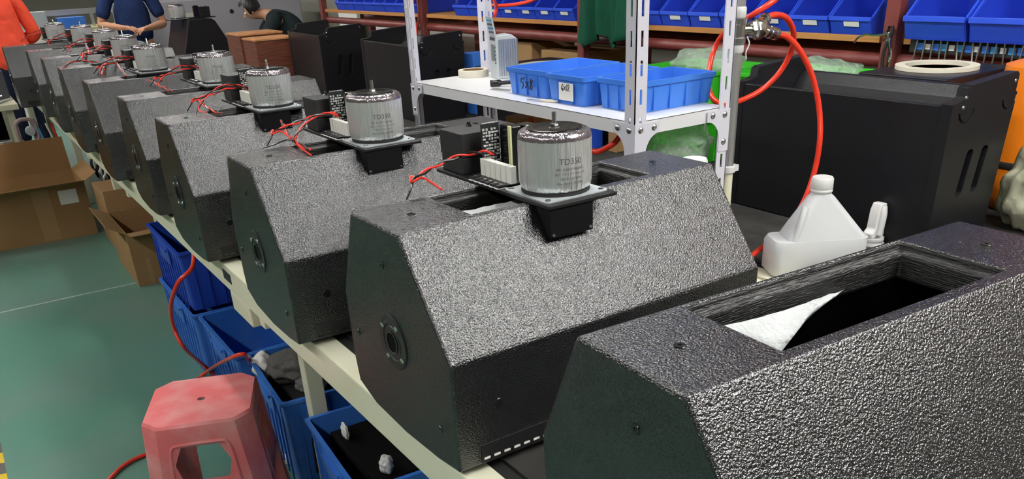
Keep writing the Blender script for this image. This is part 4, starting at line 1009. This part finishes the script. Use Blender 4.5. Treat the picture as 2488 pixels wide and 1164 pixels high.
# ------------------------------------------------------------------ red plastic stool
def make_stool():
    t = thing('stool', 'red plastic stool with scuffed square seat standing on the green floor', 'stool', (.345, 2.205, 0), rad(-21.5))
    HT = .46; S0, S1 = .140, .182; ch = .042
    def octo(s, c): return [(-s+c,-s),(s-c,-s),(s,-s+c),(s,s-c),(s-c,s),(-s+c,s),(-s,s-c),(-s,-s+c)]
    bm = bmesh.new(); P = octo(S0, ch); hr = .011; n = 16
    top = [bm.verts.new((x, y, HT)) for x, y in P]
    hole = [bm.verts.new((hr*cos(2*pi*k/n), hr*sin(2*pi*k/n), HT)) for k in range(n)]; hlo = [bm.verts.new((hr*cos(2*pi*k/n), hr*sin(2*pi*k/n), HT-.006)) for k in range(n)]
    # fan between octagon and hole
    import itertools
    ang = lambda v: math.atan2(v.co.y, v.co.x) % (2*pi)
    ring_ = sorted(top, key=ang); 
    i = j = 0; oct_a = [ang(v) for v in ring_]; hol_a = [2*pi*k/n for k in range(n)]
    # start both at smallest angle
    seq = []
    while i < 8 or j < n:
        a0 = oct_a[i % 8] + (2*pi if i >= 8 else 0); h0 = hol_a[j % n] + (2*pi if j >= n else 0)
        an = oct_a[(i+1) % 8] + (2*pi if i+1 >= 8 else 0); hn = hol_a[(j+1) % n] + (2*pi if j+1 >= n else 0)
        if (an <= hn and i < 8) or j >= n: bm.faces.new((ring_[i % 8], ring_[(i+1) % 8], hole[j % n])); i += 1
        else: bm.faces.new((hole[j % n], ring_[i % 8], hole[(j+1) % n])); j += 1
    for k in range(n): bm.faces.new((hole[k], hole[(k+1)%n], hlo[(k+1)%n], hlo[k]))
    edge = [bm.verts.new((x*1.035, y*1.035, HT-.008)) for x, y in P]
    for k in range(8): bm.faces.new((top[k], top[(k+1)%8], edge[(k+1)%8], edge[k]))
    obj('seat', bm, stool_pink, t, smooth=True, ang=50, bevel=0)
    def lerp(z): f = (HT-.008-z)/(HT-.008); return S0*1.035*(1-f) + S1*f, ch*1.035*(1-f) + .040*f
    bm = bmesh.new()
    # four corner legs: each a folded strip around its chamfer, plus aprons with arches
    def pt(side, a, z):                           # side 0..3, a along the side -1..1
        s, c = lerp(z); x = a*(s-c)
        return {0: V(x, -s, z), 1: V(s, x, z), 2: V(-x, s, z), 3: V(-s, -x, z)}[side]
    zt, zb, zc_ = HT-.008, .245, .29              # window between crossbar and seat
    wz, wh, ww = (HT-.066+zc_)/2, (HT-.066-zc_)/2, .66
    for sd in range(4):
        angs = sorted([2*pi*k/40 for k in range(40)] + [math.atan2(b, a) % (2*pi) for a, b in ((1, zt-wz), (-1, zt-wz), (-1, zb-wz), (1, zb-wz))])
        inn, out = [], []
        for an in angs:
            ca, sa = cos(an), sin(an)
            r = (abs(ca/ww)**7 + abs(sa/wh)**7)**(-1/7); inn.append(bm.verts.new(pt(sd, r*ca, wz + r*sa)))
            q = min(1/abs(ca) if abs(ca) > 1e-6 else 1e9, ((zt-wz) if sa > 0 else (wz-zb))/abs(sa) if abs(sa) > 1e-6 else 1e9)
            out.append(bm.verts.new(pt(sd, q*ca, wz + q*sa)))
        n = len(angs)
        for k in range(n): bm.faces.new((inn[k], inn[(k+1) % n], out[(k+1) % n], out[k]))
        for a0, a1 in ((-1, -.70), (.70, 1)):
            f = [bm.verts.new(pt(sd, a, z)) for a, z in ((a0, zb), (a1, zb), (a1, 0), (a0, 0))]; bm.faces.new(f)
        f = [bm.verts.new(pt(sd, a, z)) for a, z in ((-.70, zb), (.70, zb), (.70, zb-.012), (-.70, zb-.012))]; bm.faces.new(f)
        s2 = (sd+1) % 4
        zz_ = [zt, wz, zb, .12, 0]
        K = [[bm.verts.new(pt(sd, 1, z)), bm.verts.new(pt(s2, -1, z))] for z in zz_]
        for j in range(len(zz_)-1): bm.faces.new((K[j][0], K[j][1], K[j+1][1], K[j+1][0]))
    bmesh.ops.remove_doubles(bm, verts=bm.verts[:], dist=1e-5)
    lg = obj('leg_frame', bm, stool_pink, t, smooth=True, ang=40)
    so = lg.modifiers.new('thick', 'SOLIDIFY'); so.thickness = .005; so.offset = -1
    bv = lg.modifiers.new('edge', 'BEVEL'); bv.width = .004; bv.segments = 2; bv.limit_method = 'ANGLE'; bv.angle_limit = rad(30)
    # raised bead round each arch
    for sd in range(4):
        L_ = [pt(sd, -.76, .02), pt(sd, -.75, .20), pt(sd, -.74, HT-.13), pt(sd, -.725, HT-.085), pt(sd, -.66, HT-.063), pt(sd, -.5, HT-.059), pt(sd, 0, HT-.058), pt(sd, .5, HT-.059), pt(sd, .66, HT-.063), pt(sd, .725, HT-.085), pt(sd, .74, HT-.13), pt(sd, .75, .20), pt(sd, .76, .02)]
        bm = bmesh.new(); add_tube(bm, smooth_path(L_, 4), .005, 8); obj('arch_bead', bm, stool_pink, t, smooth=True)
    return t
make_stool()
F0 = lambda px, py, z=.009: at(px, py, z=z)
hose('air_hose', 'red air hose looping from under the workbench down past the blue crates', [V(.60, 3.15, .70), at(470, 640, x=.54), at(432, 688, x=.47), at(415, 745, x=.44), at(424, 800, x=.445), at(450, 848, x=.46), F0(500, 892, .05), F0(535, 925, .01), F0(570, 960), F0(590, 1010)], .0075)
hose('air_hose', 'red air hose running from the crates under the red stool across the floor', [V(.625, 2.765, .27), at(592, 861, x=.580), at(548, 876, x=.545), F0(500, 905, .02), F0(440, 960), F0(390, 1010), F0(358, 1028), F0(352, 1050), F0(380, 1080), F0(440, 1090), F0(390, 1094), F0(345, 1108), F0(300, 1132), F0(262, 1168), F0(240, 1200)], .0075)
# ------------------------------------------------------------------ people
def skin(name, joints, edges, m, parent, sub=2, root=0):
    me = bpy.data.meshes.new(name); names = list(joints); ix = {k: i for i, k in enumerate(names)}
    me.from_pydata([joints[k][0] for k in names], [(ix[a], ix[b]) for a, b in edges], [])
    o = bpy.data.objects.new(name, me); C.objects.link(o); o.parent = parent; me.materials.append(m)
    o.modifiers.new('skin', 'SKIN').use_smooth_shade = True
    for k in names:
        sv = me.skin_vertices[0].data[ix[k]]; r = joints[k][1]; sv.radius = r if isinstance(r, tuple) else (r, r); sv.use_root = (ix[k] == root)
    s = o.modifiers.new('sub', 'SUBSURF'); s.levels = sub; s.render_levels = sub
    return o
def chain(*k): return list(zip(k, k[1:]))
def hand(J, E, tag_, wrist, fwd_, up_, side, curl=.5):
    # palm and five fingers of different lengths, curling towards -up
    f = Vector(fwd_).normalized(); u = Vector(up_).normalized(); s = f.cross(u).normalized()*side
    w = Vector(wrist); J[tag_+'palm'] = (w + f*.05, (.026, .016)); E.append((tag_+'wrist', tag_+'palm'))
    for i, (off, ln, st) in enumerate(((-.030, .062, .082), (-.010, .075, .090), (.010, .070, .088), (.029, .055, .080))):
        b = w + f*st + s*off; k0 = w + f*.055 + s*off*.8
        p1 = b + f*ln*.4*cos(curl*.5) - u*ln*.4*sin(curl*.5); p2 = p1 + f*ln*.35*cos(curl*1.3) - u*ln*.35*sin(curl*1.3); p3 = p2 + f*ln*.3*cos(curl*2) - u*ln*.3*sin(curl*2)
        for n_, p, r in (('a', b, .0095), ('b', p1, .009), ('c', p2, .0085), ('d', p3, .0075)): J[tag_+'f%d%s' % (i, n_)] = (p, r)
        E.append((tag_+'palm', tag_+'f%da' % i)); E += chain(*[tag_+'f%d%s' % (i, c) for c in 'abcd'])
    t1 = w + f*.030 - s*.036 - u*.006; t2 = t1 + f*.032 - s*.012 - u*.012; t3 = t2 + f*.026 + s*.004 - u*.012
    J[tag_+'t1'] = (t1, .012); J[tag_+'t2'] = (t2, .010); J[tag_+'t3'] = (t3, .0085)
    E += [(tag_+'palm', tag_+'t1'), (tag_+'t1', tag_+'t2'), (tag_+'t2', tag_+'t3')]
def head_parts(t, c, look, hair_len):
    look = Vector(look).normalized(); sd = look.cross(V(0,0,1)).normalized(); up = sd.cross(look)
    c = Vector(c)
    M = Matrix((sd, look, up)).transposed()
    # face features
    for s in (-1, 1):
        bm = bmesh.new(); bmesh.ops.create_uvsphere(bm, u_segments=12, v_segments=8, radius=.012); [setattr(v, 'co', M @ v.co + c + sd*s*.032 + look*.068 + up*.005) for v in bm.verts]; obj('eye', bm, paper, t, smooth=True)
        bm = bmesh.new(); bmesh.ops.create_uvsphere(bm, u_segments=8, v_segments=6, radius=.006); [setattr(v, 'co', M @ v.co + c + sd*s*.032 + look*.0765 + up*.004) for v in bm.verts]; obj('iris', bm, rubber, t, smooth=True)
        bm = bmesh.new(); bmesh.ops.create_uvsphere(bm, u_segments=12, v_segments=8, radius=1); [setattr(v, 'co', M @ V(v.co.x*.012, v.co.y*.022, v.co.z*.034) + c + sd*s*.070 - up*.008) for v in bm.verts]; obj('ear', bm, skin_m, t, smooth=True)
    bm = bmesh.new(); add_tube(bm, [c+look*.072+up*.012, c+look*.090-up*.022, c+look*.082-up*.034], [.007, .014, .010], 8); obj('nose', bm, skin_m, t, smooth=True)
    bm = bmesh.new(); add_tube(bm, [c+look*.066-up*.060-sd*.022, c+look*.074-up*.058, c+look*.066-up*.060+sd*.022], [.004, .007, .004], 8); obj('mouth', bm, mat('lips', (.42, .16, .13), .5), t, smooth=True)
    bm = bmesh.new(); bmesh.ops.create_uvsphere(bm, u_segments=28, v_segments=18, radius=1)
    for v in list(bm.verts):
        if v.co.z < -.15 - hair_len and v.co.y > -.9 or (v.co.y > .55 and v.co.z < .45): bm.verts.remove(v)
    for v in bm.verts: v.co = M @ V(v.co.x*.088, v.co.y*.107 - .006, v.co.z*.118 + .026) + c
    obj('hair', bm, hair_m, t, smooth=True)
def standing(label, loc, rz, shirt, arms, pants=jeans, height=1.70, lean=0., shirt_low=.92, hem=(.185,.135), sleeve=False):
    k = height/1.70
    t = thing('person', label, 'person', loc, rz)
    J = {'pelvis': ((0,0,.93*k), (.14,.10)), 'waist': ((0,.01+lean*.2,1.06*k), (.125,.09)), 'chest': ((0,.01+lean*.6,1.26*k), (.145,.10)), 'neckb': ((0,lean,1.42*k), (.075,.065)), 'neck': ((0,.01+lean*1.1,1.47*k), .052),
         'jaw': ((0,.035+lean*1.2,1.54*k), (.060,.068)), 'head': ((0,.028+lean*1.25,1.60*k), (.078,.095)), 'crown': ((0,.02+lean*1.2,1.66*k), (.066,.08))}
    E = chain('pelvis','waist','chest','neckb','neck','jaw','head','crown')
    S = {'hem': ((0,0,shirt_low*k), hem), 's_waist': ((0,.01+lean*.2,1.06*k), (.170,.125)), 's_chest': ((0,.01+lean*.6,1.26*k), (.185,.125)), 's_neck': ((0,lean,1.43*k), (.085,.075))}
    SE = chain('hem','s_waist','s_chest','s_neck')
    for s, n in ((-1,'l_'), (1,'r_')):
        sh, el, wr, hf, hu = arms[n]
        sh = V(s*.185, lean*.8, 1.38*k); el, wr = Vector(el), Vector(wr)
        J[n+'shoulder'] = (sh, .055); J[n+'upper'] = ((sh+el)/2, .046); J[n+'elbow'] = (el, .040); J[n+'fore'] = (el+(wr-el)*.3, .042); J[n+'wrist'] = (wr, (.027,.022))
        E += [('neckb', n+'shoulder')] + chain(n+'shoulder', n+'upper', n+'elbow', n+'fore', n+'wrist')
        hand(J, E, n, wr, hf, hu, s, .55)
        S[n+'s_sh'] = (sh, .075); S[n+'s_up'] = (sh+(el-sh)*.45, .070); S[n+'s_cuff'] = (sh+(el-sh)*.82, .068); SE += [('s_neck', n+'s_sh'), (n+'s_sh', n+'s_up'), (n+'s_up', n+'s_cuff')]
        if sleeve: S[n+'s_el'] = (el, .072); S[n+'s_wr'] = (el+(wr-el)*.75, .062); SE += [(n+'s_cuff', n+'s_el'), (n+'s_el', n+'s_wr')]
        J[n+'hip'] = ((s*.095,0,.90*k), .085); J[n+'knee'] = ((s*.105,.01,.50*k), .055); J[n+'ankle'] = ((s*.11,-.01,.08), .040); J[n+'toe'] = ((s*.12,.11,.045), (.04,.032))
        E += [('pelvis', n+'hip')] + chain(n+'hip', n+'knee', n+'ankle', n+'toe')
    skin('body', J, E, skin_m, t)
    skin('shirt', S, SE, shirt, t)
    P = {'p_waist': ((0,0,.98*k), (.165,.118)), 'p_pel': ((0,0,.90*k), (.165,.12))}; PE = [('p_waist','p_pel')]
    for s, n in ((-1,'l_'), (1,'r_')):
        P[n+'a'] = ((s*.10,0,.80*k), .098); P[n+'b'] = ((s*.105,.01,.50*k), .078); P[n+'c'] = ((s*.11,-.01,.12), .068); PE += [('p_pel', n+'a'), (n+'a', n+'b'), (n+'b', n+'c')]
        bm = bmesh.new(); loft(bm, [(s*.117,.05,.085,.26,0,.04), (s*.117,.05,.09,.265,.03,.04), (s*.115,.03,.08,.2,.07,.038), (s*.11,-.005,.075,.1,.11,.035)]); obj('shoe', bm, rubber, t, smooth=True)
    skin('trousers', P, PE, pants, t)
    head_parts(t, V(0, .028+lean*1.25, 1.595*k), V(0, 1, -.35 - lean), 0)
    return t
# man in navy shirt working with both hands before his belly, facing down the bench
NP_ = V(1.72, 9.42, 0)
standing('person in a navy blue polo shirt with both hands working in front of the belly', NP_, rad(168), navy,
         {'r_': (None, (.30, .05, 1.12), (.10, .30, 1.10), (-.9, .35, -.1), (.1, .3, 1)), 'l_': (None, (-.28, .03, 1.10), (-.12, .27, 1.08), (.75, .6, -.1), (-.1, .3, 1))}, lean=.05)
standing('person in a loose bright red shirt standing past the end of the bench', V(.60, 9.55, 0), rad(15), redcloth,
         {'r_': (None, (.27, .02, 1.08), (.18, .25, 1.0), (.0, .8, -.5), (.3, .5, .8)), 'l_': (None, (-.27, .02, 1.08), (-.18, .25, 1.0), (.0, .8, -.5), (-.3, .5, .8))}, lean=.06, shirt_low=.72, hem=(.30,.22), sleeve=True)
# seated person in charcoal, bent over with black hair
t = thing('person', 'person in a charcoal shirt bent forward with loose black hair', 'person', (3.32, 9.22, 0), rad(75))
J = {'pelvis': ((0,-.05,.58), (.15,.13)), 'waist': ((0,-.03,.76), (.14,.11)), 'chest': ((0,.10,.98), (.16,.12)), 'neckb': ((0,.27,1.10), (.08,.07)), 'neck': ((0,.34,1.13), .05), 'jaw': ((0,.44,1.11), (.06,.066)), 'head': ((0,.46,1.17), (.08,.092)), 'crown': ((0,.46,1.23), (.068,.08))}
E = chain('pelvis','waist','chest','neckb','neck','jaw','head','crown')
S = {'hem': ((0,-.05,.56), (.185,.16)), 's_waist': ((0,-.04,.76), (.185,.15)), 's_chest': ((0,.08,.99), (.21,.15)), 's_neck': ((0,.27,1.11), (.09,.08))}; SE = chain('hem','s_waist','s_chest','s_neck')
for s, n in ((-1,'l_'), (1,'r_')):
    sh = V(s*.18,.24,1.06); el = V(s*.25,.42,.86); wr = V(s*.13,.62,.90)
    J[n+'shoulder'] = (sh,.055); J[n+'upper'] = ((sh+el)/2,.046); J[n+'elbow'] = (el,.04); J[n+'fore'] = (el+(wr-el)*.3,.04); J[n+'wrist'] = (wr,(.027,.022)); E += [('neckb', n+'shoulder')] + chain(n+'shoulder', n+'upper', n+'elbow', n+'fore', n+'wrist')
    hand(J, E, n, wr, (-s*.4,.9,-.1), (0,.2,1), s, .6)
    S[n+'s_sh'] = (sh,.08); S[n+'s_cuff'] = (sh+(el-sh)*.8,.068); SE += [('s_neck', n+'s_sh'), (n+'s_sh', n+'s_cuff')]
    J[n+'hip'] = ((s*.1,0,.55),.085); J[n+'knee'] = ((s*.14,.42,.52),.06); J[n+'ankle'] = ((s*.14,.40,.08),.042); J[n+'toe'] = ((s*.15,.52,.045),(.04,.032)); E += [('pelvis', n+'hip')] + chain(n+'hip', n+'knee', n+'ankle', n+'toe')
skin('body', J, E, skin_m, t); skin('shirt', S, SE, darkcloth, t)
P = {'p': ((0,-.05,.57),(.17,.14))}; PE = []
for s, n in ((-1,'l_'), (1,'r_')):
    P[n+'a'] = ((s*.1,.05,.55),.098); P[n+'b'] = ((s*.14,.42,.52),.078); P[n+'c'] = ((s*.14,.40,.12),.066); PE += [('p', n+'a'), (n+'a', n+'b'), (n+'b', n+'c')]
skin('trousers', P, PE, jeans, t); head_parts(t, V(0,.46,1.165), V(0,1,-.6), .35)
t = thing('work_stool', 'dark round work stool under the person in charcoal', 'stool', (3.32, 9.21, 0))
bm = bmesh.new(); add_lathe(bm, [(.15,.40),(.165,.41),(.165,.425),(.15,.435),(.0001,.435)], 28); obj('seat', bm, rubber, t, smooth=True)
for k in range(4):
    a = rad(45+90*k); bm = bmesh.new(); add_tube(bm, [(.11*cos(a), .11*sin(a), .41), (.17*cos(a), .17*sin(a), 0)], .011, 8); obj('leg', bm, steel, t)

# ------------------------------------------------------------------ far end of the hall
t = thing('far_counter', 'cream counter with a yellow top edge at the far end of the hall', 'counter', (-.2, 11.6, 0))
bxo('cabinet', (0, .02, 0), (3.9, .7, .98), cream, t); bxo('counter_top', (-.02, 0, .9805), (3.92, .72, 1.02), yellow_edge, t); bxo('shelf_rail', (0, .3, 1.16), (3.9, .34, 1.22), steel, t)
for x in (.02, 1.9, 3.8): bxo('support', (x, .31, 1.0205), (x+.04, .33, 1.16), steel, t)
for k in range(5): bxo('door', (.05+.77*k, .005, .08), (.05+.77*k+.72, .0195, .92), paper, t, bevel=.004)
for k, (x, m_, h) in enumerate(((.25, paper, .16), (.62, carton, .12), (1.1, device_m, .20), (1.5, bin_blue, .12), (2.2, paper, .22), (2.7, carton, .25), (3.2, matt_black, .2))):
    tag(bxo('counter_box', (x-.2+.0, 11.63, 1.0205), (x+.10, 11.86, 1.0205+h), m_, bevel=.004), ['white', 'brown', 'pale grey', 'blue', 'tall white', 'tall brown', 'black'][k] + ' box standing on the far cream counter', 'box')
t = thing('end_table', 'low dark table crossing the far end of the workbench', 'table', (0, 0, 0))
bxo('table_top', (.55, 9.02, .70), (1.25, 9.28, .74), cream, t)
for x in (.57, 1.19): bxo('leg', (x, 9.04, 0), (x+.04, 9.08, .6995), cream, t); bxo('leg', (x, 9.2, 0), (x+.04, 9.24, .6995), cream, t)
# flat panels leaning along the beige wall behind the rack
for k, (y, w, h, m_) in enumerate(((6.3, .5, 1.5, cap_white), (7.0, .35, 1.6, paper), (7.9, .6, 1.7, cap_white), (8.9, .5, 1.9, paper), (5.1, .6, 1.25, ceramic))):
    tag(bxo('leaning_panel', (3.86, y, 0.0005), (3.90, y+w, h), m_, bevel=.004), ['white panel leaning on the wall behind the walnut boxes', 'narrow white panel leaning behind the bent person', 'wide white panel leaning behind the bent person', 'tallest white panel leaning on the wall', 'low ivory panel leaning behind the rack wires'][k], 'panel')
